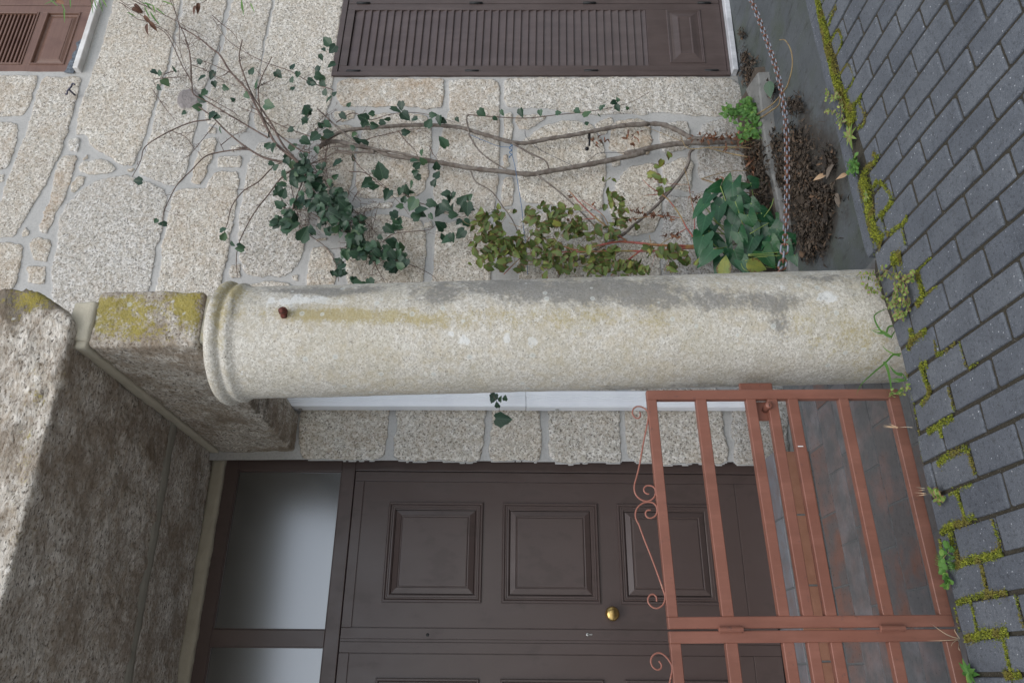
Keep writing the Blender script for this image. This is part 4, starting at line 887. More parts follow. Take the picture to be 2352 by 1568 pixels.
# ------------------------------------------------------------------ CHAIN
def mat_chain():
    N = NT('galvanised_rusty_chain'); tc = N.n('ShaderNodeSeparateXYZ'); N.l(N.tc, tc.inputs[0])
    e = N.ramp(N.math('ADD', N.math('ABSOLUTE', tc.outputs[0]), N.math('ADD', N.math('MULTIPLY', N.noise(70, 3), .010), N.math('MULTIPLY', N.rnd(), .006))), [(.0165, 0), (.0205, 1)])
    N.set('Base Color', N.mix(e, N.mix(N.noise(60, 3), (.20, .215, .245), (.38, .41, .455)), N.mix(N.noise(90, 3), (.10, .035, .018), (.22, .085, .045))))
    N.set('Metallic', N.math('SUBTRACT', .55, N.math('MULTIPLY', e, .5))).set('Roughness', .5); return N.m
MAT['chain'] = mat_chain()
def link_mesh(L, W, r):
    b = MB(); P = []; n = 18; h = L/2-W/2
    for i in range(n):
        a = 2*math.pi*i/n; P.append(np.array([math.cos(a)*(W/2-r)+math.copysign(h, math.cos(a)), math.sin(a)*(W/2-r), 0]))
    V = []; m = 7
    for i in range(n):
        t = P[(i+1) % n]-P[i-1]; t /= np.linalg.norm(t); s_ = np.cross(t, (0, 0, 1))
        for k in range(m): th = 2*math.pi*k/m; V.append(P[i]+r*(math.cos(th)*s_+math.sin(th)*np.array([0, 0, 1.])))
    b.add(V, [(i*m+k, i*m+(k+1) % m, ((i+1) % n)*m+(k+1) % m, ((i+1) % n)*m+k) for i in range(n) for k in range(m)], None, True); return b
CH = [(1.585, .325), (1.640, .285), (1.80, .243), (2.065, .192), (2.393, .131+.012), (2.62, .128), (2.807, .134), (3.02, .157), (3.261, .191), (3.6, .262), (3.9, .34)]
chain = empty('chain', (1.64, 2.85, .28))
cp = spline([np.array([x, 2.85+.03*min(1, (x-1.58)/.1)-.03, z]) for x, z in CH], 40)
cl = np.concatenate([[0], np.cumsum([np.linalg.norm(cp[i+1]-cp[i]) for i in range(len(cp)-1)])]); cp = np.array(cp)
l0 = link_mesh(.0445, .0265, .0033).build('link', MAT['chain'], chain, None); base = l0.data
V0 = np.empty(len(base.vertices)*3); base.vertices.foreach_get('co', V0); V0 = V0.reshape(-1, 3)+np.array(WL['chain']); base.vertices.foreach_set('co', V0.astype(np.float32).ravel())
pos = .012; k = 0; VN_ = -_f
while pos < min(cl[-1]-.03, 2.42) and k < 98:
    big = k < 4; pit = .044 if big else .0275
    a = np.array([np.interp(pos, cl, cp[:, i]) for i in range(3)]); c = np.array([np.interp(pos+pit, cl, cp[:, i]) for i in range(3)])
    mid = (a+c)/2; d = (c-a)/np.linalg.norm(c-a); up_ = VN_*.92+np.array([0, 0, .38]) if k % 2 else np.cross(d, VN_*.92+np.array([0, 0, .38]))
    sd = np.cross(up_, d); sd /= np.linalg.norm(sd); nz = np.cross(d, sd); sc = 1.5 if big else 1.0
    o = l0 if k == 0 else l0.copy()
    if k: COL.objects.link(o); o.parent = chain
    Mx = Matrix(((d[0]*sc, sd[0]*sc, nz[0]*sc, mid[0]-1.64), (d[1]*sc, sd[1]*sc, nz[1]*sc, mid[1]-2.85), (d[2]*sc, sd[2]*sc, nz[2]*sc, mid[2]-.28), (0, 0, 0, 1)))
    o.matrix_local = Mx; pos += pit; k += 1
tag(chain, 'rusty galvanised chain slung from the column in front of the vine bed', 'chain')

# ------------------------------------------------------------------ PLANTS
VN = -_f                                            # towards the street
SH = {'ovate': [(0, 0), (.05, .22), (.18, .40), (.36, .46), (.55, .38), (.75, .22), (.9, .08), (1, 0)],
      'heart': [(-.10, .20), (.0, .36), (.14, .48), (.34, .50), (.55, .40), (.75, .24), (.9, .09), (1, 0)],
      'arrow': [(-.26, .34), (-.16, .46), (.02, .44), (.16, .40), (.34, .36), (.55, .27), (.76, .15), (.9, .06), (1, 0)],
      'lance': [(0, 0), (.1, .06), (.3, .10), (.55, .10), (.8, .06), (1, 0)], 'round': [(0, 0), (.06, .28), (.25, .46), (.5, .5), (.75, .4), (.93, .2), (1, 0)],
      'curl': [(0, 0), (.15, .22), (.4, .30), (.7, .22), (1, 0)]}
def unit(v): v = np.array(v, float); return v/np.linalg.norm(v)
def leaf(b, c, d, n, L, W, shape='ovate', r=None, fold=.25, curl=.15, ser=.0, wave=0.0):
    d = unit(d); n = unit(n - np.dot(n, d)*d); s_ = np.cross(d, n); r = random.random() if r is None else r
    out = SH[shape]; V = []; C = []; ph = random.uniform(0, 6)
    for i, (t, w) in enumerate(out):
        for k, sg in ((0, -1), (1, -.5), (2, 0), (3, .5), (4, 1)):
            ww = w*W*sg*(1+(ser*(1 if i % 2 else -1) if abs(sg) == 1 else 0)); tt = t if not (t < 0 and sg == 0) else 0.0
            if t < 0 and abs(sg) == .5: tt = t*.45
            hgt = fold*abs(ww) - curl*L*max(t, 0)**2 + wave*L*math.sin(ph+t*7+sg*2)*abs(sg)
            V.append(np.array(c)+d*tt*L+s_*ww+n*hgt); C.append((r, max(tt, 0), .5+sg*.5*min(1, w*2), 1))
    m = len(out); F_ = [(i*5+k, i*5+k+1, (i+1)*5+k+1, (i+1)*5+k) for i in range(m-1) for k in range(4)]
    b.add(V, F_, C, True)
def rdir(bias=(0, 0), amt=1.0):
    a = random.uniform(0, 2*math.pi); return unit(CD*(math.cos(a)*amt+bias[0]) - CR*(math.sin(a)*amt+bias[1]) + VN*random.uniform(-.15, .45))
def rnorm(up_=.35, j=.45): return unit(VN + np.array([0, 0, up_]) + np.array([random.gauss(0, j) for _ in range(3)]))
def P(q, pts, Y, jit=.0): return [at(q(*p), Y+random.uniform(-jit, jit)) for p in pts]
def thin(pts, r0, r1, k=5):
    s_ = spline(pts, k); n = len(s_); return s_, [r0+(r1-r0)*i/(n-1) for i in range(n)]
MAT['bark'] = mat_simple('grey_brown_bark', (.115, .092, .075), .85, 0, (.20, .175, .15), 26, .5)
MAT['twig'] = mat_simple('purple_brown_twig', (.085, .055, .045), .8, 0, (.16, .115, .09), 30)
MAT['ivy'] = mat_leaf('dark_green_leaf', (.012, .036, .020), (.042, .098, .050), (.08, .15, .085), None, .38)
MAT['bushleaf'] = mat_leaf('olive_leaf', (.050, .085, .018), (.18, .24, .060), (.17, .21, .06), (.14, .085, .035), .5, -.07, .22)
MAT['arum'] = mat_leaf('deep_green_leaf', (.008, .046, .018), (.022, .092, .034), (.05, .15, .07), None, .36, 0, .12)
MAT['herb'] = mat_leaf('fresh_green_leaf', (.05, .14, .025), (.13, .27, .06), (.15, .3, .08), None, .5, 0, .25)
MAT['weed'] = mat_leaf('yellow_green_leaf', (.10, .18, .03), (.24, .34, .08), (.28, .38, .12), (.30, .16, .11), .5, -.04, .25)
MAT['redstem'] = mat_simple('red_green_stem', (.30, .075, .06), .5, 0, (.28, .21, .06), 7, 0, .45, .6)
MAT['straw'] = mat_simple('straw_stem', (.30, .23, .11), .7, 0, (.20, .13, .07), 20)
qs = lambda x, y: (1091+x*.2441, 344.5+y*.2441)
qi = lambda x, y: (574.2+x*.2746, 229.7+y*.2746)       # ivy close-up
qj = lambda x, y: (258.4+x*.2198, y*.2198)             # fan of branches
qw = lambda x, y: (1923.6+x*.2563, 545.5+y*.2563)

vine = empty('climbing_vine', (2.62, 4.05, -.18)); YV = 4.11
def stem(pts, r0, r1, mat='bark', parent=None, k=7):
    b = MB(); s_, rr = thin(pts, r0, r1, k); rr = [a*(1+.12*math.sin(i*1.7)+random.uniform(-.08, .08)) for i, a in enumerate(rr)]
    b.tube(s_, rr, 9); return b.build('stem', MAT[mat], parent or vine)
D0 = lambda x, y: (x, y)
base = [q3(760, 745), q3(600, 742)]
lowS = [q3(770, 750), q3(600, 742), q3(350, 747), q3(200, 762), q3(0, 806)]+[q2(*p) for p in [(1960,746),(1800,797),(1600,842),(1450,871),(1300,896),(1200,911),(1050,896),(900,880),(780,860),(640,835),(480,815),(380,780),(280,760),(180,740),(90,770)]]
del lowS[5]
upS = [q3(760, 735), q3(560, 735), q3(420, 728), q3(350, 722), q3(290, 690), q3(200, 652), q3(100, 648), q3(0, 656)]+[q2(*p) for p in [(1820,650),(1700,656),(1560,681),(1430,706),(1300,726),(1200,746),(1120,746),(1020,720),(920,691),(830,666),(700,655),(560,655),(400,666),(250,681),(170,712),(90,780)]]
stem(P(D0, lowS, YV), .019, .0135); stem(P(D0, upS, YV+.01), .017, .0125)
stem(P(qi, [(1040,440),(960,435),(870,440),(800,430),(715,420)], YV-.01), .010, .006); stem(P(qi, [(1040,435),(960,390),(830,310),(700,200),(560,70)], YV-.01), .009, .005)
stem(P(q2, [(640,832),(520,800),(420,785),(330,770),(180,765)], YV-.02), .009, .006)
for pts, r0 in (([(880,700),(930,780),(1000,840),(1080,885),(1150,900)], .006), ([(1110,748),(1200,800),(1280,840),(1302,885)], .007), ([(890,890),(920,950),(1000,1000),(1060,1080),(1110,1150),(1150,1240)], .005), ([(1240,915),(1340,990),(1420,1060),(1500,1140),(1600,1240)], .006), ([(880,600),(870,620),(885,700)], .007)):
    stem(P(q2, pts, YV-.005), r0, r0*.7)
stem(P(qs, [(2060,-10),(2020,30),(2000,150),(1880,330),(1740,490),(1600,620),(1480,720),(1400,790),(1200,900),(1050,990),(850,1100),(780,1190)], YV), .010, .010)
tw = MB()
def twig(q, pts, r0=.004, r1=.0015, Y=4.08, n=6, jit=.02):
    p = P(q, pts, Y, jit); s_, rr = thin(p, r0, r1, 6); tw.tube(s_, rr, 6, cap=False)
    for _ in range(n):                       # thorns and side twigs
        i = random.randint(2, len(s_)-2); t = unit(s_[i+1]-s_[i-1]); dd = unit(t*random.uniform(.1, .8)+rdir()*.9); L = random.choice((.012, .015, .02, .05, .09)) 
        e = [s_[i], s_[i]+dd*L*.5+rdir()*L*.08, s_[i]+dd*L+rdir()*L*.15]; tw.tube(e, [rr[i]*.6, rr[i]*.45, .0007], 4, cap=False)
        if L > .04:
            for _k in range(3): f = e[random.randint(1, 2)]; tw.tube([f, f+unit(dd+rdir()*.8)*.022], [.001, .0006], 4, cap=False)
    return s_
big = [([(1560,850),(1450,760),(1400,680),(1340,560),(1290,470),(1200,370),(1150,290),(1100,250),(1040,200),(940,140)], .0105, .005), ([(1560,850),(1480,760),(1420,650),(1380,590),(1320,500),(1270,380),(1250,300),(1265,210)], .008, .004),
 ([(1580,860),(1400,830),(1290,772),(1190,692),(1110,612),(1040,560)], .008, .005), ([(1400,720),(1280,650),(1180,590),(1080,530),(1010,490),(1000,430),(950,340),(900,230),(860,170),(780,120),(700,90),(640,20)], .006, .002), ([(1000,430),(995,310),(970,200),(930,110),(895,-20)], .005, .002),
 ([(1290,775),(1150,795),(1070,820),(1000,890),(930,960),(890,1030),(855,1110),(850,1175)], .0055, .002), ([(1100,625),(1000,640),(900,680),(800,735),(750,780),(735,840),(690,925)], .0055, .002), ([(1500,830),(1420,880),(1350,950),(1270,1000),(1210,1080),(1190,1160),(1165,1235)], .0055, .002),
 ([(1550,870),(1470,930),(1400,1020),(1330,1110),(1260,1240),(1235,1340),(1240,1450)], .0055, .002), ([(1740,470),(1620,430),(1510,370),(1370,320),(1200,220),(1110,90)], .004, .0018), ([(1700,740),(1500,670),(1350,600),(1250,560)], .004, .002), ([(1620,800),(1560,780),(1430,680),(1370,600),(1350,480),(1370,400),(1420,300)], .006, .003),
 ([(1600,900),(1560,1000),(1530,1100),(1570,1180),(1620,1230),(1700,1290),(1750,1370),(1770,1470)], .0045, .002), ([(1200,380),(1090,330),(1000,300)], .003, .0015), ([(1130,640),(1090,690),(1000,800),(960,830)], .003, .0015)]
for pts, a, c in big: twig(q1, pts, a, c, 4.07, 14 if a > .005 else 8)
for pts in ([(80,30),(190,100),(300,160),(410,240),(540,310),(620,400),(700,530),(740,650),(800,800),(880,940)], [(200,0),(330,60),(480,130),(650,210),(780,290),(940,370),(1040,440)], [(600,0),(660,140),(700,300),(700,450),(720,600)], [(760,420),(800,520),(820,640),(815,750),(840,830)], [(420,940),(480,1030),(580,1170),(700,1310)], [(540,780),(620,750),(740,745)], [(440,830),(560,815),(700,810),(780,815)], [(640,1380),(760,1430),(860,1560)], [(1040,160),(1140,250),(1260,350),(1340,470),(1470,620)], [(830,680),(960,730),(1080,800),(1200,860),(1360,920)], [(960,1000),(1100,1080),(1260,1170),(1300,1210)], [(1480,940),(1560,890),(1680,830),(1740,770)], [(1130,1520),(1260,1420),(1400,1350)]):
    twig(qj, pts, .0035, .0012, 4.06, 14)
for pts in ([(830,600),(960,610),(1080,700),(1180,790),(1280,890),(1330,960)], [(850,900),(950,1000),(1040,1100),(1110,1190)], [(1110,1190),(1200,1120),(1400,1095),(1500,1085),(1560,1040)], [(340,600),(340,700),(400,950),(450,1080)], [(470,550),(600,500),(720,440),(850,460)], [(860,480),(920,560),(1010,640),(1090,690),(1180,770)], [(720,190),(860,110),(1000,165),(1140,130),(1260,108),(1400,108),(1560,140),(1720,190)], [(1240,260),(1310,350),(1380,420),(1410,490)], [(1500,380),(1530,450),(1570,500)], [(1280,780),(1420,860),(1560,900),(1750,980),(1860,940)], [(1060,1330),(1180,1330),(1290,1360),(1420,1410),(1530,1470),(1570,1520)], [(1030,1350),(1080,1440),(1140,1540)], [(620,1010),(520,950),(420,910)], [(960,340),(1040,310),(1180,280),(1300,250),(1480,240)], [(650,380),(630,480),(640,600),(660,720),(700,800)], [(500,700),(560,800),(640,900),(720,980),(780,1050)], [(820,960),(830,1080),(870,1180),(930,1280)]):
    twig(qi, pts, .0038, .0015, 4.07, 10)
twig(q2, [(880,600),(1000,610),(1180,618),(1350,600),(1500,585),(1640,560),(1740,530),(1830,480)], .004, .0015, 4.12, 5)
twig(q3, [(345,780),(330,850),(290,920),(220,1000),(180,1040)], .006, .006, YV, 0)
twig(D0, [(1100,880),(1130,905),(1142,925),(1150,950)], .0018, .001, 3.96, 0, .003)
for _ in range(190):
    c = random.choice(((560,760,110,170), (520,560,150,120), (760,960,120,150), (960,1230,180,110), (380,930,120,120), (560,330,160,160), (900,1000,130,120)))
    p = np.array((c[0]+random.gauss(0, .55)*c[2], c[1]+random.gauss(0, .55)*c[3])); a = random.uniform(0, 6.28); L = random.uniform(60, 190); d_ = np.array((math.cos(a), math.sin(a)))
    twig(qi, [tuple(p), tuple(p+d_*L*.5+np.array((random.gauss(0, 14), random.gauss(0, 14)))), tuple(p+d_*L)], .0022, .001, 4.09, 2)
tw.build('twigs', MAT['twig'], vine)
fl = MB()
def put(q, pts, L=.052, Y=4.05, shape='heart', bias=(.2, .3), b=None, big_=(), r=None, W=.95):
    for p in pts:
        l = L*1.22*random.uniform(.6, 1.3); dd = rdir(bias, .9); c = at(q(*p), Y+random.uniform(-.05, .04)) - dd*l*.45
        leaf(b or fl, c, dd, rnorm(.25, .42 if b is None else .55), l, l*W*random.uniform(.8, 1.0), shape, (random.random()**1.3 if r is None else r), random.uniform(.05, .4), random.uniform(0, .3), .09)
def cloud(q, c, rx, ry, n, **k):
    put(q, [(c[0]+random.gauss(0, .68)*rx, c[1]+random.gauss(0, .68)*ry) for _ in range(int(n*(1.2 if k.get('b') is None else 1.35)))], **k)
put(q1, [(805,375),(835,380),(910,360),(1040,320),(1055,410),(1110,395),(1120,440),(1065,485),(1055,520),(1030,560),(1180,460),(1215,520),(1110,605),(1135,610),(1315,370),(1455,390),(1530,345),(1555,390),(1525,415),(1530,460),(830,460),(865,430),(720,945),(960,590),(1340,440),(1290,500),(815,1155),(850,1170),(1165,1200),(1170,1235),(1215,1275),(1260,1290),(1250,1300)], .046)
put(q1, [(1150,678),(1405,550)], .062, r=.9)
put(q2, [(125,260),(140,215),(90,370),(115,420),(70,440),(180,490),(60,430),(35,580),(25,630),(120,440),(100,400),(150,520),(130,480),(110,300)], .050)
put(q2, [(170,258),(165,340)], .062)
put(qi, [(470,90),(490,125),(460,180),(335,250),(400,235),(155,285),(150,380),(190,395),(360,390),(590,210),(645,205),(660,285),(620,320),(670,280),(540,310),(560,420),(465,465),(430,470),(350,545),(425,600),(495,590),(410,560),(180,530),(215,560),(290,630),(360,670),(550,640),(715,640),(725,520),(830,40),(780,135),(945,150),(950,205),(965,190),(1015,115),(1040,215),(1110,190),(1145,160),(1220,85),(1265,50),(1300,135),(1375,160),(1530,125),(1500,195),(1585,170),(1615,175),(1735,165),(870,290),(890,335),(950,345),(855,395),(860,480),(1435,440),(1445,510),(1375,510),(1400,545),(1385,605),(1400,645),(1560,550),(1565,625),(1540,690)], .052)
put(qi, [(465,345),(1305,270),(1615,350),(1095,590),(1035,720),(1060,610),(555,740),(735,790),(420,850),(790,890),(705,960),(690,1090),(450,1120),(330,1040)], .075)
put(qi, [(980,700),(1145,750),(1150,790),(1255,765),(1300,765),(1345,720),(1340,760),(1290,830),(1250,890),(1360,875),(1395,870),(1430,920),(1520,865),(1395,970),(1445,960),(1515,975),(1210,960),(1200,990),(1245,1010),(1165,1080),(1235,1050),(1635,785),(1660,830),(1700,800),(1780,840),(1835,810),(1640,890),(1690,900),(1785,915),(1820,910),(1850,920),(1700,960),(1580,925),(1590,1050),(1745,1020),(1815,1030),(1760,1120),(1610,1140),(1650,1160),(1690,1150)], .060)
for c, rx, ry, n in (((570,780),80,130,26), ((650,830),110,120,22), ((760,970),70,120,20), ((700,1050),90,70,12), ((340,1000),60,90,12), ((230,1030),60,40,6), ((430,620),110,110,18), ((900,1110),60,110,16), ((850,1250),90,50,14), ((1010,1250),90,80,22), ((1160,1270),80,70,18), ((1180,1370),70,50,12), ((1270,1310),50,30,5), ((920,1280),60,50,8), ((610,950),70,90,14), ((880,1040),60,60,8), ((500,560),80,60,10), ((740,1450),40,60,5), ((860,1510),20,20,3), ((960,1535),50,12,5), ((240,800),30,60,5)):
    cloud(qi, c, rx, ry, n, L=.046)
put(q2, [(950,590),(1055,590),(1155,590),(1255,590),(1350,590),(1450,580),(1500,595),(1500,645),(1580,560),(1565,605),(1660,565),(1710,565),(1660,520),(1640,535),(1020,620)], .042)
put(D0, [(1133,914),(1150,916),(1142,930),(1160,914)], .042, 3.95, bias=(.3,.3)); put(D0, [(1156,962)], .062, 3.95, bias=(.8,.5))
fl.build('foliage', MAT['ivy'], vine)
tag(vine, 'climbing vine with bare grey stems and dark blue-green leaves, spread over the stone wall', 'climbing vine')

# sprigs hanging in at the top edge
sp = empty('hanging_sprigs', (4.3, 4.0, 4.9)); b = MB()
for p, dd in (((860,60),(-.6,-.5)), ((960,40),(.3,.8)), ((1560,20),(.2,.9)), ((1620,15),(.4,.8)), ((1490,50),(.2,1)), ((1100,30),(0,1)), ((1005,190),(0,1)), ((1440,40),(0,1)), ((820,20),(-1,.3))):
    c = at(qu(*p), 3.98); d3 = unit(CD*dd[0]-CR*dd[1]); leaf(b, c-d3*.03, d3, rnorm(.1, .3), random.uniform(.07, .12), .05, 'lance' if p[0] != 1005 else 'lance', random.random(), .2, .1)
for p, a in (((150,130),.4), ((340,20),.9), ((330,60),1.2), ((450,80),.7), ((400,150),.9), ((510,10),.3), ((1355,20),1.5), ((1440,30),1.2), ((300,30),.2), ((390,120),1.0), ((420,50),1.3), ((1350,-10),1.6)):
    c = at(qj(*p), 4.02); d3 = unit(CD*math.cos(a)-CR*math.sin(a)); leaf(b, c, d3, rnorm(.1, .3), random.uniform(.07, .11), .055, 'lance', random.random(), .2, .1)
b.build('foliage', MAT['herb'], sp)
b = MB()
for p, a in (((230,40),.9), ((200,85),.4), ((330,160),1.0), ((370,250),1.9), ((385,225),.9), ((900,30),1.7), ((880,60),2.2)):
    c = at(qj(*p), 4.02); d3 = unit(CD*math.cos(a)-CR*math.sin(a)); leaf(b, c, d3, rnorm(.1, .4), .075, .055, 'curl', random.random()*.6, .5, .5)
c = at(qu(1020, 50), 3.98); leaf(b, c, CD*-.9+CR*.2, rnorm(.1, .2), .09, .05, 'curl', .8, .3, .2)
MAT['dry'] = mat_leaf('dry_red_brown_leaf', (.075, .032, .020), (.22, .105, .055), (.2, .12, .08), None, .6, 0, .1); b.build('withered_leaves', MAT['dry'], sp)
b = MB()
for pts in ([(60,-10),(200,90),(350,200)], [(250,-10),(360,70),(450,140)], [(1000,-10),(940,30),(890,40)]): s_, rr = thin(P(qj, pts, 4.03), .003, .0015); b.tube(s_, rr, 5)
for pts in ([(1490,-10),(1530,70),(1585,140)], [(1400,-10),(1460,100),(1510,180)], [(860,-10),(800,60)]): s_, rr = thin(P(qu, pts, 3.98), .0025, .001); b.tube(s_, rr, 5)
b.build('twigs', MAT['twig'], sp)
tag(sp, 'thin sprigs with narrow green and reddish withered leaves hanging in beside the wooden shutters', 'sprigs')

# olive bush with red stems
bush = empty('olive_leaved_bush', (2.35, 4.0, -.2)); YB = 3.99
for pts, r0, r1 in (([(2200,900),(2060,905),(1730,895),(1430,865),(1300,870),(1090,915),(950,940),(815,900)], .010, .004), ([(2200,925),(2060,920),(1880,930),(1680,950),(1430,950),(1150,955),(900,960),(600,965)], .009, .003), ([(1640,915),(1590,925),(1500,990),(1390,1075),(1280,1180)], .007, .004), ([(1430,860),(1280,750),(1120,625),(990,500),(900,400),(880,385)], .006, .003),
 ([(1250,690),(1240,670),(1190,600),(1090,530),(1000,470)], .003, .002), ([(2120,960),(2040,800),(1990,730),(1920,600),(1820,470),(1730,400),(1650,350),(1580,280)], .006, .002), ([(1730,420),(1690,420),(1590,430)], .003, .002), ([(2070,800),(2060,600),(2030,450),(2010,320),(1970,170)], .003, .0015), ([(2010,325),(1850,320),(1680,300)], .002, .001), ([(1130,645),(1000,655),(880,680)], .003, .002), ([(1640,800),(1670,950),(1690,1000),(1660,1100)], .002, .001), ([(270,1170),(400,1040),(480,980),(540,970)], .003, .002), ([(1990,740),(1870,810),(1740,890)], .003, .002), ([(1930,640),(1780,620),(1650,625),(1500,650)], .003, .0015), ([(1780,1140),(1830,1020)], .002, .0015), ([(560,780),(500,840),(440,960)], .003, .001), ([(300,860),(200,800),(100,720)], .003, .001)):
    b = MB(); s_, rr = thin(P(qs, pts, YB, .015), r0, r1, 7); b.tube(s_, rr, 8); b.build('stem', MAT['redstem'], bush)
fb = MB()
for c, rx, ry, n in (((100,760),110,110,24), ((60,680),60,50,7), ((200,640),50,40,6), ((250,880),200,90,32), ((120,1000),120,80,22), ((330,900),130,90,20), ((560,680),110,120,26), ((760,600),110,90,22), ((850,720),150,90,28), ((980,740),90,55,10), ((640,960),150,110,30), ((450,1000),100,90,12), ((880,1010),120,70,18), ((1090,1030),70,80,10), ((1250,980),120,80,18), ((1350,1090),140,60,20), ((1170,1130),120,40,10), ((1100,810),50,50,4), ((1250,800),100,60,14), ((1370,570),50,50,6), ((1370,470),30,30,3), ((1260,400),30,40,3), ((1320,280),15,15,1), ((1220,280),25,15,2), ((1290,500),35,40,5), ((1400,680),60,40,6), ((1330,680),30,30,3), ((1640,960),30,40,4), ((1740,970),20,40,3), ((1820,940),50,40,6), ((1880,1020),60,40,5), ((2000,1040),50,50,5), ((1850,1120),40,30,4), ((1760,360),50,40,4), ((1780,280),40,20,2), ((1700,230),20,30,2), ((1840,60),20,20,2), ((1720,140),30,20,2), ((720,1110),160,40,10), ((240,1110),100,50,8), ((1500,1110),80,40,8)):
    cloud(qs, c, rx, ry, n, L=.041, Y=3.97, b=fb, shape='heart', bias=(-.1, .4), W=.9)
bt = MB()
for _ in range(150):
    c = random.choice(((100,760,160,130), (250,900,240,110), (620,740,200,200), (880,720,200,120), (1100,1010,320,120), (1300,800,140,110), (640,1000,240,120)))
    p = (c[0]+random.gauss(0, .6)*c[2], c[1]+random.gauss(0, .6)*c[3]); L = random.uniform(60, 170); a = random.gauss(3.3, .7)
    bt.tube(spline(P(qs, [p, (p[0]-L*.5*math.cos(a-3.1416)+random.gauss(0, 9), p[1]+L*.5*math.sin(a)+random.gauss(0, 9)), (p[0]+L*math.cos(a), p[1]+L*math.sin(a))], 3.985, .03), 3), .0016, 5, cap=False)
bt.build('twigs', MAT['straw'], bush)
fb.build('foliage', MAT['bushleaf'], bush)
dr = MB()
for c, rx, ry, n in (((1560,590),70,30,16), ((1700,610),90,25,18), ((1830,640),80,25,16), ((1860,790),70,25,16), ((1480,650),40,20,8), ((1350,690),40,15,7), ((940,650),70,15,10), ((2060,440),50,40,12), ((1110,520),14,14,2), ((905,430),15,15,3), ((2280,280),60,30,12), ((1480,580),15,15,3)):
    for _ in range(n):
        p = (c[0]+random.gauss(0, .5)*rx, c[1]+random.gauss(0, .5)*ry); l = random.uniform(.018, .034); leaf(dr, at(qs(*p), YB+random.uniform(-.03, .03)), rdir(), rnorm(.2, .8), l, l*.7, 'curl', random.random(), .8, .7, 0, .1)
for c, rx, ry, n in (((440,720),120,25,40), ((620,720),80,30,40), ((690,830),50,50,30), ((560,770),40,15,10), ((40,720),70,40,14), ((-150,730),60,20,10), ((690,880),40,30,24)):
    for _ in range(n):
        p = (c[0]+random.gauss(0, .5)*rx, c[1]+random.gauss(0, .5)*ry); l = random.uniform(.02, .045); leaf(dr, at(q3(*p), 4.04+random.uniform(-.05, .03)), rdir(), rnorm(.3, .8), l, l*.7, 'curl', random.random(), .8, .7, 0, .1)
dr.build('withered_leaves', MAT['dry'], bush)
b = MB()
for q, pts, r0 in ((q3, [(770,790),(600,770),(450,770),(330,775),(290,710)], .004), (q3, [(800,735),(690,745),(560,775),(440,770)], .003), (q3, [(640,820),(540,800),(440,775)], .005), (q3, [(400,935),(480,910),(560,895),(650,890)], .003), (q3, [(400,935),(480,960),(520,980)], .005), (q3, [(540,1000),(620,1005),(720,1020)], .004), (q3, [(300,740),(200,700),(100,660)], .0025)):
    s_, rr = thin(P(q, pts, 4.02, .02), r0, r0*.6); b.tube(s_, rr, 6)
b.build('dead_stems', MAT['straw'], bush)
tag(bush, 'bush with red and tan stems and olive-green, partly withered leaves, along the wall foot', 'bush')

# dark green broad-leaved plant
arum = empty('broad_leaved_plant', (2.45, 3.95, -.2)); fa = MB(); sa = MB()
for (x, y, dx, dy, L) in ((200,690,-.1,1,.17), (190,640,.6,-.9,.13), (220,960,-.35,1,.17), (460,590,.9,.1,.12), (690,860,.9,.2,.13), (880,1010,.9,-.5,.16), (40,1180,.7,.5,.16), (300,1170,.3,.9,.15), (830,1150,.9,-.1,.14), (900,1290,.5,.9,.16), (250,1360,.3,.9,.15), (60,900,-.2,1,.13), (-60,760,-.6,.7,.14), (620,1130,.3,1,.15), (820,1420,.9,.3,.14), (400,990,.5,.9,.15), (330,760,.8,.6,.13), (500,1060,.2,1,.13), (380,1220,-.4,.9,.15), (560,930,.8,.5,.12), (-90,1000,-.3,.9,.14), (-120,1200,-.3,.8,.15), (-60,1330,-.6,.6,.15), (150,1270,.2,.9,.14), (120,820,.2,.9,.14), (640,1230,.6,.8,.13), (760,1290,.3,.9,.13), (540,1180,-.6,.8,.12), (20,640,-.8,.3,.11), (440,830,.6,.6,.11), (60,1420,-.3,.9,.13), (330,1440,.3,.8,.13), (880,880,.6,.6,.10), (700,1000,.6,.5,.12), (480,1300,.4,.8,.14), (1010,1380,.8,.4,.09), (-140,860,-.5,.6,.12), (180,1100,-.2,.9,.14), (950,1150,.7,.6,.13), (860,1400,.2,1,.14), (700,1120,.5,.8,.12), (600,1000,.7,.4,.11), (780,960,.6,-.6,.11), (420,1120,.1,1,.13), (260,840,.4,.9,.12), (560,1350,.5,.8,.13), (700,1400,.5,.8,.13), (-20,1080,-.5,.8,.13), (-110,1100,-.8,.3,.11), (160,560,.2,-1,.10), (300,620,.9,-.2,.11)):
    Y = 3.93+random.uniform(-.06, .08) - .0001*max(0, x-300); c = at(qe(x, y), Y); d3 = unit(CD*dx-CR*dy+VN*random.uniform(0, .3)); L *= random.uniform(.9, 1.05)
    leaf(fa, c-d3*L*.4, d3, unit(VN*.9+np.array([0, 0, .7])+np.array([random.gauss(0, .25) for _ in range(3)])), L, L*random.uniform(.75, .95), 'arrow', random.random(), random.uniform(.0, .25), random.uniform(.05, .3), 0, .035)
    g = at(qe(350+random.uniform(-60, 250), 1150+random.uniform(-150, 300)), 4.05); g[2] = -.19
    s_, rr = thin([c-d3*L*.4, (c+g)/2+np.array([0, .04, .03]), g], .0035, .0045, 4); sa.tube(s_, rr, 6)
for pts in ([(360,1310),(520,1300),(690,1285)], [(360,1320),(520,1318),(690,1320)], [(380,1100),(480,1040),(570,990)], [(620,740),(590,830),(520,930)], [(330,1375),(440,1340),(560,1330)], [(290,1400),(310,1450),(360,1480)]): s_, rr = thin(P(qe, pts, 3.82), .003, .0025); sa.tube(s_, rr, 6)
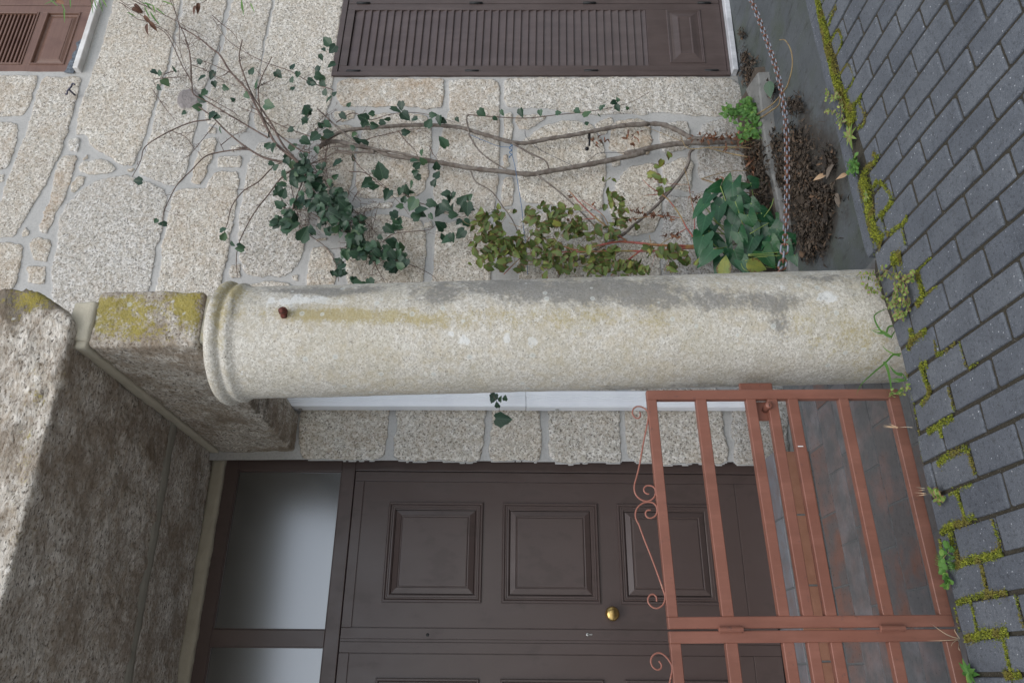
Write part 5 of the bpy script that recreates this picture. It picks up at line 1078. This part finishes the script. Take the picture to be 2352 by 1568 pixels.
fa.build('foliage', MAT['arum'], arum); MAT['stalk'] = mat_simple('pale_green_stalk', (.14, .22, .05), .5, 0, (.24, .30, .09), 12); sa.build('stalks', MAT['stalk'], arum)
fo = MB()
for (x, y, dx, dy, L) in ((120,1420,.1,-.9,.13), (450,1430,.9,.3,.13)): c = at(qe(x, y), 3.80); d3 = unit(CD*dx-CR*dy); leaf(fo, c-d3*L*.5, d3, VN+np.array([0, 0, .5]), L, L*.75, 'ovate', .95, .1, .1, 0, .02)
fo.build('yellowing_leaves', MAT['bushleaf'], arum)
tag(arum, 'dense plant with large dark green arrow-shaped leaves in the bed, below the chain', 'plant')

# fresh herbs at the wall foot
def herb(name, q, spots, Y, L, label, cat, mat='herb', dens=14, shape='round', spread=28, group=None, z=None):
    c0 = at(q(*spots[0]), Y) if z is None else gd(q(*spots[0]), z); r = empty(name, (c0[0], c0[1], c0[2]-.03)); f = MB(); s2 = MB()
    for p in spots:
        for _ in range(dens):
            pp = (p[0]+random.gauss(0, spread), p[1]+random.gauss(0, spread))
            c = at(q(*pp), Y+random.uniform(-.05, .04)) if z is None else gd(q(*pp), z+random.uniform(0, .03))
            l = L*1.25*random.uniform(.7, 1.3); leaf(f, c, rdir((0, 0), 1), rnorm(.7, .45) if z is None else unit(np.array([0, -.2, 1])+np.array([random.gauss(0, .4) for _ in range(3)])), l, l*.8, shape, random.random(), .2, .2, .05)
            if random.random() < .6:
                e = c+np.array([random.uniform(-.02, .02), .02, -.04]) if z is None else np.array([c[0]+random.uniform(-.02, .02), c[1]+random.uniform(-.02, .02), z])
                s2.tube([c, (c+e)/2+np.array([0, .005, 0]), e], .0011, 4, cap=False)
    f.build('foliage', MAT[mat], r); s2.build('stalks', MAT['stalk'], r); tag(r, label, cat, group); return r
herb('herb_tuft', qf, [(150,1160),(210,1190),(270,1165),(320,1150)], 3.98, .024, 'soft pale green nettle-like herb at the wall foot below the brown shutters', 'herb', dens=26, shape='ovate', spread=30)
herb('herb_tuft', qf, [(370,1060),(400,1120),(440,1180),(380,1180),(470,1240),(400,1220)], 3.90, .020, 'fine-leaved bright green herb spilling over the planter kerb', 'herb', dens=34, spread=28)
herb('herb_tuft', qf, [(330,1390),(390,1420),(440,1390),(450,1330),(380,1340)], 3.92, .024, 'bright green herb between the vine stem foot and the kerb', 'herb', dens=16, shape='ovate', spread=32)
# odd bits
b = MB(); c = gd(qf(585, 850), -.17); leaf(b, c, CD*.1-CR*.9, VN+np.array([0, 0, .8]), .11, .075, 'ovate', .3, .1, .05); tag(b.build('fallen_leaf', MAT['arum']), 'single dark green leaf lying on the pale kerb end', 'leaf')
b = MB(); s_, rr = thin([gd(qf(*p), -.16) for p in [(470,1195),(560,1140),(650,1070),(740,960),(790,880),(835,690),(820,530),(760,425),(700,420)]], .0055, .003); b.tube(s_, rr, 7); s_, rr = thin([gd(qf(*p), -.17) for p in [(500,1235),(600,1170),(690,1100),(710,1020)]], .0055, .004); b.tube(s_, rr, 7)
tag(b.build('dry_stalk', MAT['straw']), 'dry yellow jointed stalk lying across the kerb and the sunken floor', 'stalk')
b = MB(); s_ = spline([at(q2(1110, 755), 4.10)]+[at(qs(*p), 4.06) for p in [(350,40),(375,150),(400,300),(440,550),(455,730),(480,900),(495,1170)]], 6); b.tube(s_, .0022, 5)
s_ = [at(q2(1100+7*math.sin(i*1.3), 755+i*5), 4.05) for i in range(15)]; b.tube(s_, .0035, 5); s_ = spline(P(q2, [(890,705),(960,735),(1040,765),(1100,770)], 4.07), 5); b.tube(s_, .002, 5)
tag(b.build('string', mat_simple('blue_nylon_string', (.05, .12, .23), .6, 0, (.10, .18, .30), 60)), 'thin blue string knotted round the vine stem and hanging down the wall', 'string')
b = MB(); s_ = spline(P(q2, [(1175,683),(1185,720),(1250,780),(1350,830),(1440,870),(1480,865),(1520,830),(1570,800),(1700,798)], 4.12), 6); b.tube(s_, .0018, 5); tag(b.build('wire', mat_simple('dark_wire', (.03, .035, .05), .5, .5)), 'dark slack wire looped over the lower vine stem', 'wire')
b = MB(); h0 = at(q2(1513, 690), 4.13); h1 = at(q2(1512, 760), 4.10); h2 = at(q2(1500, 778), 4.08); b.tube([h0, at(q2(1514, 725), 4.12), h1], .007, 9); b.lathe(h2, unit(h2-h1+np.array([0, -.03, 0])), [(-.014, .006), (-.006, .012), (.002, .014), (.012, .012), (.018, .005)], 12); b.tube([h0, h0+np.array([0, .07, 0])], .007, 8)
tag(b.build('wall_hook', mat_simple('black_cast_iron', (.012, .012, .014), .4, .5)), 'small black iron peg fixed in the wall between the two vine stems', 'wall peg')
b = MB(); s_ = spline(P(qs, [(1990,80),(2060,125),(2120,100),(2160,60),(2150,20),(2130,60),(2180,90),(2200,130),(2150,130),(2110,100),(2170,70),(2205,100),(2190,140)], 4.15), 5); b.tube(s_, .0012, 4); tag(b.build('thread', mat_simple('white_thread', (.6, .6, .57), .7)), 'tangle of white thread on the wall above the broad-leaved plant', 'thread')

# leaf litter
lt = MB()
def litter(q, c, rx, ry, n, z, L=(.011, .036)):
    for _ in range(int(n*2.0)):
        p = (c[0]+random.gauss(0, .5)*rx, c[1]+random.gauss(0, .5)*ry); g = gd(q(*p), z); 
        if g[1] < 2.74 or g[1] > 4.19 or g[0] < 1.66: continue
        g[2] += random.uniform(0, .035); l = random.uniform(*L)*(1.9 if random.random() < .07 else 1.0); a = random.uniform(0, 6.3)
        leaf(lt, g, (math.cos(a), math.sin(a), random.uniform(-.3, .3)), np.array([random.gauss(0, .45), random.gauss(0, .45), 1]), l, l*random.uniform(.35, .8), random.choice(('curl', 'curl', 'ovate')), random.random(), random.uniform(.1, .9), random.uniform(-.3, .9), 0, .06)
for c, rx, ry, n in (((850,200),160,170,330), ((880,450),170,200,520), ((950,700),180,170,450), ((1000,950),150,200,330), ((1050,1150),130,160,200), ((1200,350),60,120,70), ((620,250),90,150,200), ((720,500),80,150,200), ((1150,750),90,120,150), ((1000,1300),60,80,50), ((560,100),90,80,120), ((950,700),320,480,260), ((1100,980),120,200,120)): litter(qe, c, rx, ry, n, -.245)
for c, rx, ry, n in (((420,420),110,120,160), ((480,560),90,120,160), ((430,250),110,80,120), ((520,720),60,120,90), ((560,900),50,120,60)): litter(qe, c, rx, ry, n, -.17)
for c, rx, ry, n in (((360,600),40,90,70), ((390,780),50,110,110), ((330,350),30,60,30), ((640,950),30,90,50), ((880,1100),90,110,100), ((460,650),60,60,20)): litter(qf, c, rx, ry, n, -.235, (.012, .035))
for _ in range(90):
    g = gd(qe(random.gauss(900, 170), random.gauss(750, 330)), -.235)
    if g[1] < 2.76 or g[1] > 4.1 or g[0] < 1.7: continue
    a = random.uniform(0, 6.3); l = random.uniform(.03, .11); e = np.array([math.cos(a)*l, math.sin(a)*l, random.uniform(-.005, .02)]); g[2] += .02
    lt.tube([g, g+e*.5+np.array([random.uniform(-.006, .006), 0, .004]), g+e], .0014, 4, (random.uniform(.4, 1), .3, .3, 1))
MAT['litter'] = mat_leaf('brown_leaf_litter', (.022, .017, .013), (.098, .074, .052), (.10, .075, .05), None, .75, 0, .03)
tag(lt.build('leaf_litter', MAT['litter']), 'brown dry leaf litter heaped on the sunken floor under the chain', 'leaf litter', None, 'stuff')
MAT['pale'] = mat_leaf('pale_dry_leaf', (.16, .13, .09), (.36, .31, .23), (.3, .22, .15), None, .6, 0, .1); MAT['greybrown'] = mat_leaf('grey_brown_dry_leaf', (.10, .08, .06), (.22, .18, .14), (.3, .25, .2), None, .6, 0, .1)
for (x, y, dx, dy, L, mt, lab) in ((1150,505,-.9,.35,.075,'pale','pale cream dry leaf tip pointing left on the leaf litter'), (1190,590,.9,.45,.12,'greybrown','broad curled grey-brown dry leaf beside the kerb'), (1230,390,-.4,.9,.085,'greybrown','narrow dry leaf standing in the litter above the pale leaf tip'), (1360,500,-.9,.4,.06,'pale','short tan dry leaf touching the kerb'), (1260,690,.4,.9,.09,'greybrown','thin grey dry leaf under the broad curled leaf')):
    b = MB(); g = gd(qe(x, y), -.235); g = at(qe(x, y), 2.77) if g[1] < 2.77 else g; leaf(b, g, unit(CD*dx-CR*dy+np.array([0, 0, .3])), np.array([-.2, -.5, .9]), L, L*.42, 'ovate', .5 if mt != 'pale' else 1, .5, .3, 0, .05); tag(b.build('dry_leaf', MAT[mt]), lab, 'dry leaf', 'large dry leaves by the kerb')
b = MB(); g = gd(qe(1395, 760), -.14); b.box(g[0]-.05, g[0]+.02, 2.70, 2.712, g[2]-.03, g[2]+.035, None, .002); tag(b.build('paper_scrap', mat_simple('white_paper', (.6, .62, .64), .8)), 'scrap of white paper wedged against the kerb above the litter', 'paper')

# ------------------------------------------------------------------ MOSS
def moss(lines):
    b = MB()
    for q, pts, w, n in lines:
        s_ = spline([gd(q(*p), .0) for p in pts], 10); s_ = np.array(s_); L = np.linalg.norm(np.diff(s_, axis=0), axis=1).sum()
        w *= 1.22
        for _ in range(int(L*w*2*n)):
            i = random.randint(0, len(s_)-2); t = random.random(); c = s_[i]*(1-t)+s_[i+1]*t; d = s_[i+1]-s_[i]; d /= (np.linalg.norm(d)+1e-9); sd = np.array([-d[1], d[0], 0])
            o = random.gauss(0, .55) if random.random() < .84 else random.gauss(0, 1.25); o = max(-2.6, min(2.6, o)); c = c+sd*o*w; 
            ed = edge_y(c[0])+.006
            if c[1] > ed and c[0] > 1.56: c[1] = ed-random.random()*.004
            hh = (.12+.88*(1-min(1, (o/1.4)**2)))*random.uniform(.4, 1)*min(.011, w*.6); c[2] = hh*.8-.003
            r = random.random()**1.2*(.5+.5*hh/.011); g = 1.0 if vnoise(np.array(c[0]*25.), np.array(c[1]*25.), 3) > .62 else 0.0
            for _k in range(2):
                a = random.uniform(0, 6.28); l = random.uniform(.0035, .0075); e = np.array([math.cos(a), math.sin(a), random.uniform(.3, 1.5)]); e /= np.linalg.norm(e); n2 = np.array([-math.sin(a), math.cos(a), 0])*l*.42
                b.add([c-n2, c+n2, c+e*l], [(0, 1, 2)], (r, g, 0, 1))
    return b
ML = [(qa, [(150,0),(185,150),(230,300),(250,430),(285,560),(310,700),(390,860),(440,1000),(470,1110)], .024, 150000), (qa, [(330,60),(290,140),(260,230)], .012, 120000), (qa, [(280,370),(340,270),(375,390),(310,520)], .006, 100000), (qa, [(350,690),(430,580),(480,720),(400,850)], .006, 100000), (qa, [(480,940),(550,860),(530,900),(585,1080),(520,1160)], .007, 100000),
 (qa, [(440,1010),(480,960),(490,1100)], .014, 120000), (qb, [(330,250),(360,330),(390,450),(410,600),(450,740),(520,820)], .026, 150000), (qb, [(330,230),(390,150),(460,110)], .012, 120000), (qb, [(470,270),(440,330),(500,290),(600,460),(480,590)], .008, 110000), (qb, [(500,600),(600,460)], .010, 110000), (qb, [(560,760),(690,670),(740,600)], .009, 110000), (qb, [(600,990),(690,950)], .022, 140000), (qb, [(830,1080),(850,1180),(880,1290),(830,1400)], .013, 130000), (qb, [(890,1310),(1010,1220)], .007, 80000), (qb, [(840,1080),(950,960)], .006, 60000), (qb, [(430,30),(480,80)], .010, 100000), (qb, [(690,700),(720,860)], .006, 50000),
 (qc, [(545,250),(555,360),(520,440)], .011, 150000), (qc, [(560,360),(690,265)], .010, 150000), (qc, [(630,590),(700,580)], .011, 130000), (qc, [(640,600),(685,740),(715,840),(640,940)], .010, 140000), (qc, [(760,360),(790,490),(950,380)], .006, 70000), (qc, [(880,780),(935,1000)], .006, 60000), (qc, [(700,1190),(790,1130),(930,1050)], .010, 130000), (qc, [(805,1130),(825,1230)], .008, 130000), (qc, [(790,1470),(880,1400),(1060,1320)], .010, 130000), (qc, [(1060,1340),(1120,1560)], .007, 120000), (qc, [(1060,610),(1150,560)], .006, 60000), (qc, [(980,380),(1040,600)], .005, 40000), (qc, [(500,640),(580,960),(660,1500)], .004, 40000),
 (qd, [(500,440),(570,380),(650,360),(760,300)], .011, 130000), (qd, [(610,120),(650,220),(680,310)], .008, 130000), (qd, [(570,420),(590,520),(640,650)], .011, 140000), (qd, [(600,690),(720,640),(870,610),(960,570)], .011, 140000), (qd, [(885,330),(950,550)], .006, 90000), (qd, [(800,680),(850,890)], .008, 120000), (qd, [(620,970),(700,930),(850,900),(1000,880)], .009, 120000), (qd, [(730,960),(780,1210)], .006, 90000), (qd, [(680,1240),(820,1200),(1010,1190)], .012, 140000), (qd, [(970,1210),(1030,1480)], .009, 140000), (qd, [(980,1510),(1110,1500)], .012, 130000), (qd, [(1060,900),(1120,1160)], .005, 60000), (qd, [(490,480),(520,660)], .008, 80000), (qd, [(600,980),(640,1180)], .004, 60000), (qd, [(560,150),(740,70)], .006, 100000)]
tag(moss(ML).build('moss', mat_moss()), 'yellow-green moss in the paver joints and along the kerb', 'moss', None, 'stuff')

# ------------------------------------------------------------------ WEEDS
def blades(b, root, n, L, lean=None, w=.0028, spread=.6):
    for _ in range(n):
        a = random.uniform(0, 6.28); d = np.array([math.cos(a), math.sin(a), 0])*spread*random.uniform(.3, 1)
        if lean is not None: d = d*.35+np.array(lean)*random.uniform(.6, 1)
        l = L*random.uniform(.6, 1.1); k = 6; V = []; sd = unit(np.cross(d+np.array([0, 0, .01]), (0, 0, 1)))
        for i in range(k+1):
            t = i/k; p = np.array(root)+d*l*t*(.5+.5*t)+np.array([0, 0, 1])*l*(t-.55*t*t)*.8; ww = w*(1-t**1.5)
            V += [p-sd*ww, p+sd*ww]
        r = random.random(); b.add(V, [(i*2, i*2+1, i*2+3, i*2+2) for i in range(k)], (r, .5, .3, 1), True)
def ribbon(b, pts, w, r=.6):
    s_ = spline(pts, 6); V = []; n = len(s_); 
    for i, p in enumerate(s_):
        d = unit(s_[min(i+1, n-1)]-s_[max(i-1, 0)]); sd = unit(np.cross(d, VN)); ww = w*(1-(i/(n-1))**2.2); V += [p-sd*ww, p+sd*ww]
    b.add(V, [(i*2, i*2+1, i*2+3, i*2+2) for i in range(n-1)], (r, .5, .3, 1), True)
def creeper(q, strands, L, label, dens=30, zmax=.04, mat='weed', extra=None):
    c0 = gd(q(*strands[0][0]), 0); r = empty('creeping_weed', (c0[0], c0[1], 0)); f = MB(); s2 = MB(); dens = int(dens*1.5)
    for st_ in strands:
        s_ = spline([gd(q(*p), random.uniform(.012, zmax)) for p in st_], 8); s2.tube(s_, .0011, 5, cap=False)
        for _ in range(dens):
            c = s_[random.randint(0, len(s_)-1)]+np.array([random.gauss(0, .006), random.gauss(0, .006), random.uniform(0, .008)]); l = L*1.4*random.uniform(.65, 1.2)
            leaf(f, c, (random.gauss(0, 1), random.gauss(0, 1), random.uniform(-.2, .5)), np.array([random.gauss(0, .3), -.2+random.gauss(0, .3), 1]), l, l*.85, 'round', random.random(), .15, .1)
    f.build('foliage', MAT[mat], r); s2.build('runners', MAT['straw'], r)
    if extra: g = MB(); extra(g); g.build('blades', MAT['herb'], r)
    tag(r, label, 'weed', 'weeds along the pavement edge')
def ex1(g):
    for p in ((270,430), (300,450), (250,420)): blades(g, gd(qw(*p), .0)+np.array([0, .0, .0]), 9, .06, (.0, .0, .6))
creeper(qw, [[(330,330),(420,290),(520,330),(600,350),(690,390)], [(420,290),(470,340),(520,400),(540,480),(550,560)], [(520,320),(560,380),(620,420),(630,520),(640,640),(600,690)], [(500,500),(520,560),(560,620),(520,700)], [(560,680),(520,700),(600,690)], [(430,340),(360,390),(300,330),(200,340)], [(400,450),(330,480),(260,430)], [(700,310),(650,380),(560,360)], [(580,440),(600,560),(650,650)], [(420,530),(470,580),(540,610)]], .0115, 'creeping weed with small round pale green leaves at the right side of the column base', 20, .045, 'weed', ex1)
def grass(name, fn, label, mat='herb'):
    g = MB(); fn(g); tag(g.build(name, MAT[mat]), label, 'grass tuft', 'grass tufts along the pavement edge')
def W_(z): return lambda p: gd(qw(*p), z)
def col_pts(q, pts, Y): return [at(q(*p), Y) for p in pts]
def g1_(g):
    for pts, w in (([(480,890),(440,860),(380,830),(290,835)], .004), ([(480,890),(430,870),(370,810),(330,720),(350,680),(420,645),(480,632)], .004), ([(470,885),(420,850),(350,850),(290,815)], .003), ([(440,850),(460,800),(530,785),(560,780)], .004), ([(470,880),(400,860),(345,865)], .003), ([(570,770),(585,840),(595,885)], .005), ([(480,900),(500,860),(540,800)], .003)): ribbon(g, col_pts(qw, pts, 2.655), w, random.random())
grass('grass_tuft', g1_, 'grass tuft with a curved looping blade in front of the column base')
def g2_(g):
    for pts, w in (([(560,1060),(500,1050),(430,1120),(300,1230),(210,1320),(165,1420)], .004), ([(420,1110),(450,1180),(475,1300),(490,1420)], .006), ([(600,1280),(540,1270),(480,1270)], .005), ([(600,1280),(540,1290),(470,1280)], .003), ([(590,1350),(540,1390),(500,1400)], .006), ([(570,1040),(500,1040),(430,1000),(400,960)], .003), ([(580,1230),(520,1210),(460,1140)], .006), ([(620,1285),(590,1230),(560,1200)], .003)): ribbon(g, col_pts(qw, pts, 2.645), w, random.random())
grass('grass_tuft', g2_, 'long arching grass blades where the column meets the gate corner')
herb('corner_weed', qw, [(470,1400),(560,1400),(600,1350)], None, .012, 'small leafy weed at the lower corner of the gate', 'weed', 'weed', 8, 'ovate', 16, 'weeds along the pavement edge', .02)
creeper(qa, [[(300,780),(350,850),(380,920),(370,1000),(400,1090)], [(230,800),(270,850),(340,870)], [(240,880),(300,890),(360,900)], [(240,1010),(300,1000),(360,1030)], [(350,1060),(380,1090),(370,1120)]], .010, 'sparse trailing weed with tiny pale leaves hanging over the kerb', 16, .03)
creeper(qb, [[(300,20),(270,90),(290,150),(280,200)], [(200,130),(250,140),(300,180)], [(220,180),(270,190),(310,150)], [(250,100),(300,110)]], .012, 'bushy bright green weed on the kerb beside the largest moss patch', 18, .04, 'herb')
def rosette(q, p, n, L, label, mat='weed', shape='ovate', W=.32):
    b = MB(); c = gd(q(*p), .012); a0 = random.random()*6
    for i in range(n): a = a0+i*2.4; l = L*random.uniform(.8, 1.15); leaf(b, c, (math.cos(a), math.sin(a), random.uniform(.15, .5)), (0, -.3, 1), l, l*W, shape, random.random(), .2, .25)
    tag(b.build('rosette_weed', MAT[mat]), label, 'weed', 'weeds along the pavement edge')
rosette(qa, (455, 1220), 11, .055, 'rosette of narrow toothed green leaves growing at the kerb')
rosette(qb, (375, 405), 6, .028, 'tiny rosette of four or five leaves in the middle of the moss strip', 'weed', 'ovate', .4)
creeper(qd, [[(430,110),(500,120)], [(440,160),(500,170),(460,200)]], .017, 'two-lobed round-leaved weed by the bottom rail of the gate', 7, .02)
grass('grass_tuft', lambda g: [blades(g, gd(qd(540+random.uniform(-50, 80), 640+random.uniform(-50, 60)), 0), 5, .05, None, .0012, .9) for _ in range(22)], 'wide fine green grass tuft growing in the moss before the gate')
creeper(qd, [[(500,640),(560,570),(540,560)], [(510,700),(550,740)], [(550,760),(545,830)]], .018, 'weed with a long spoon-shaped leaf at the pavement edge before the gate', 8, .03, 'herb')
rosette(qd, (715, 1490), 9, .045, 'leafy green weed at the bottom edge of the photo beside the gate', 'herb', 'ovate', .45)
grass('dry_grass', lambda g: [ribbon(g, [gd(qd(640, 1235), .0), at(qd(*p), 2.63), at(qd(*p2), 2.63)], .0016, .9) for p, p2 in (((540,1200),(415,1115)), ((540,1245),(390,1248)), ((600,1170),(610,1160)), ((590,1260),(570,1300)), ((630,1300),(650,1330)))], 'thin dry grass stalks below the joint of the two gate leaves', 'pale')
def seed(g):
    for base_, tip, fan in (((560,1140),(430,1140),[(285,1130),(300,1140),(345,1105),(410,1145),(290,1118)]), ((0,0),(0,0),[])):
        if not fan: continue
        ribbon(g, [gd(qc(*base_), .0), at(qc(500, 1135), 2.66), at(qc(*tip), 2.67)], .0014, .8)
        for p in fan: ribbon(g, [at(qc(*tip), 2.67), at(qc((tip[0]+p[0])/2, (tip[1]+p[1])/2), 2.672), at(qc(*p), 2.675)], .0016, .9)
    for base_, tips in (((430,105),[(305,90),(320,115)]), ((430,140),[(290,130),(310,155),(330,150)])):
        for t in tips: ribbon(g, [gd(qd(*base_), 0), at(qd(370, (base_[1]+t[1])/2), 2.66), at(qd(*t), 2.67)], .0018, .9)
grass('seed_heads', seed, 'forked straw-coloured seed heads leaning across the bottom rail of the gate', 'pale')

# ------------------------------------------------------------------ LIGHT
w = bpy.data.worlds.new('World'); S.world = w; w.use_nodes = True
nt = w.node_tree; nt.nodes.clear()
o_ = nt.nodes.new('ShaderNodeOutputWorld'); bg = nt.nodes.new('ShaderNodeBackground'); sk = nt.nodes.new('ShaderNodeTexSky')
sk.sky_type = 'NISHITA'; sk.sun_disc = False; sk.sun_elevation = math.radians(52); sk.sun_rotation = math.radians(200); sk.air_density = 1.0; sk.dust_density = 1.6; sk.ozone_density = 1.0
hs = nt.nodes.new('ShaderNodeHueSaturation'); hs.inputs['Saturation'].default_value = .62
nt.links.new(sk.outputs[0], hs.inputs['Color']); nt.links.new(hs.outputs[0], bg.inputs[0]); nt.links.new(bg.outputs[0], o_.inputs[0]); bg.inputs[1].default_value = .15
sun = bpy.data.lights.new('sun', 'SUN'); so = bpy.data.objects.new('sun', sun); COL.objects.link(so)
sun.energy = 1.0; sun.angle = math.radians(50); sun.color = (1, .97, .92)
az = math.radians(200); el = math.radians(52)
dv = Vector((math.sin(az)*math.cos(el), math.cos(az)*math.cos(el), math.sin(el)))
so.rotation_euler = dv.to_track_quat('Z', 'Y').to_euler(); so.location = (0, -3, 8)
S.view_settings.view_transform = 'Standard'; S.view_settings.look = 'None'; S.view_settings.exposure = 0.46; S.view_settings.gamma = 1
S.render.engine = 'CYCLES'; S.cycles.use_denoising = True; S.cycles.max_bounces = 6; S.cycles.diffuse_bounces = 4
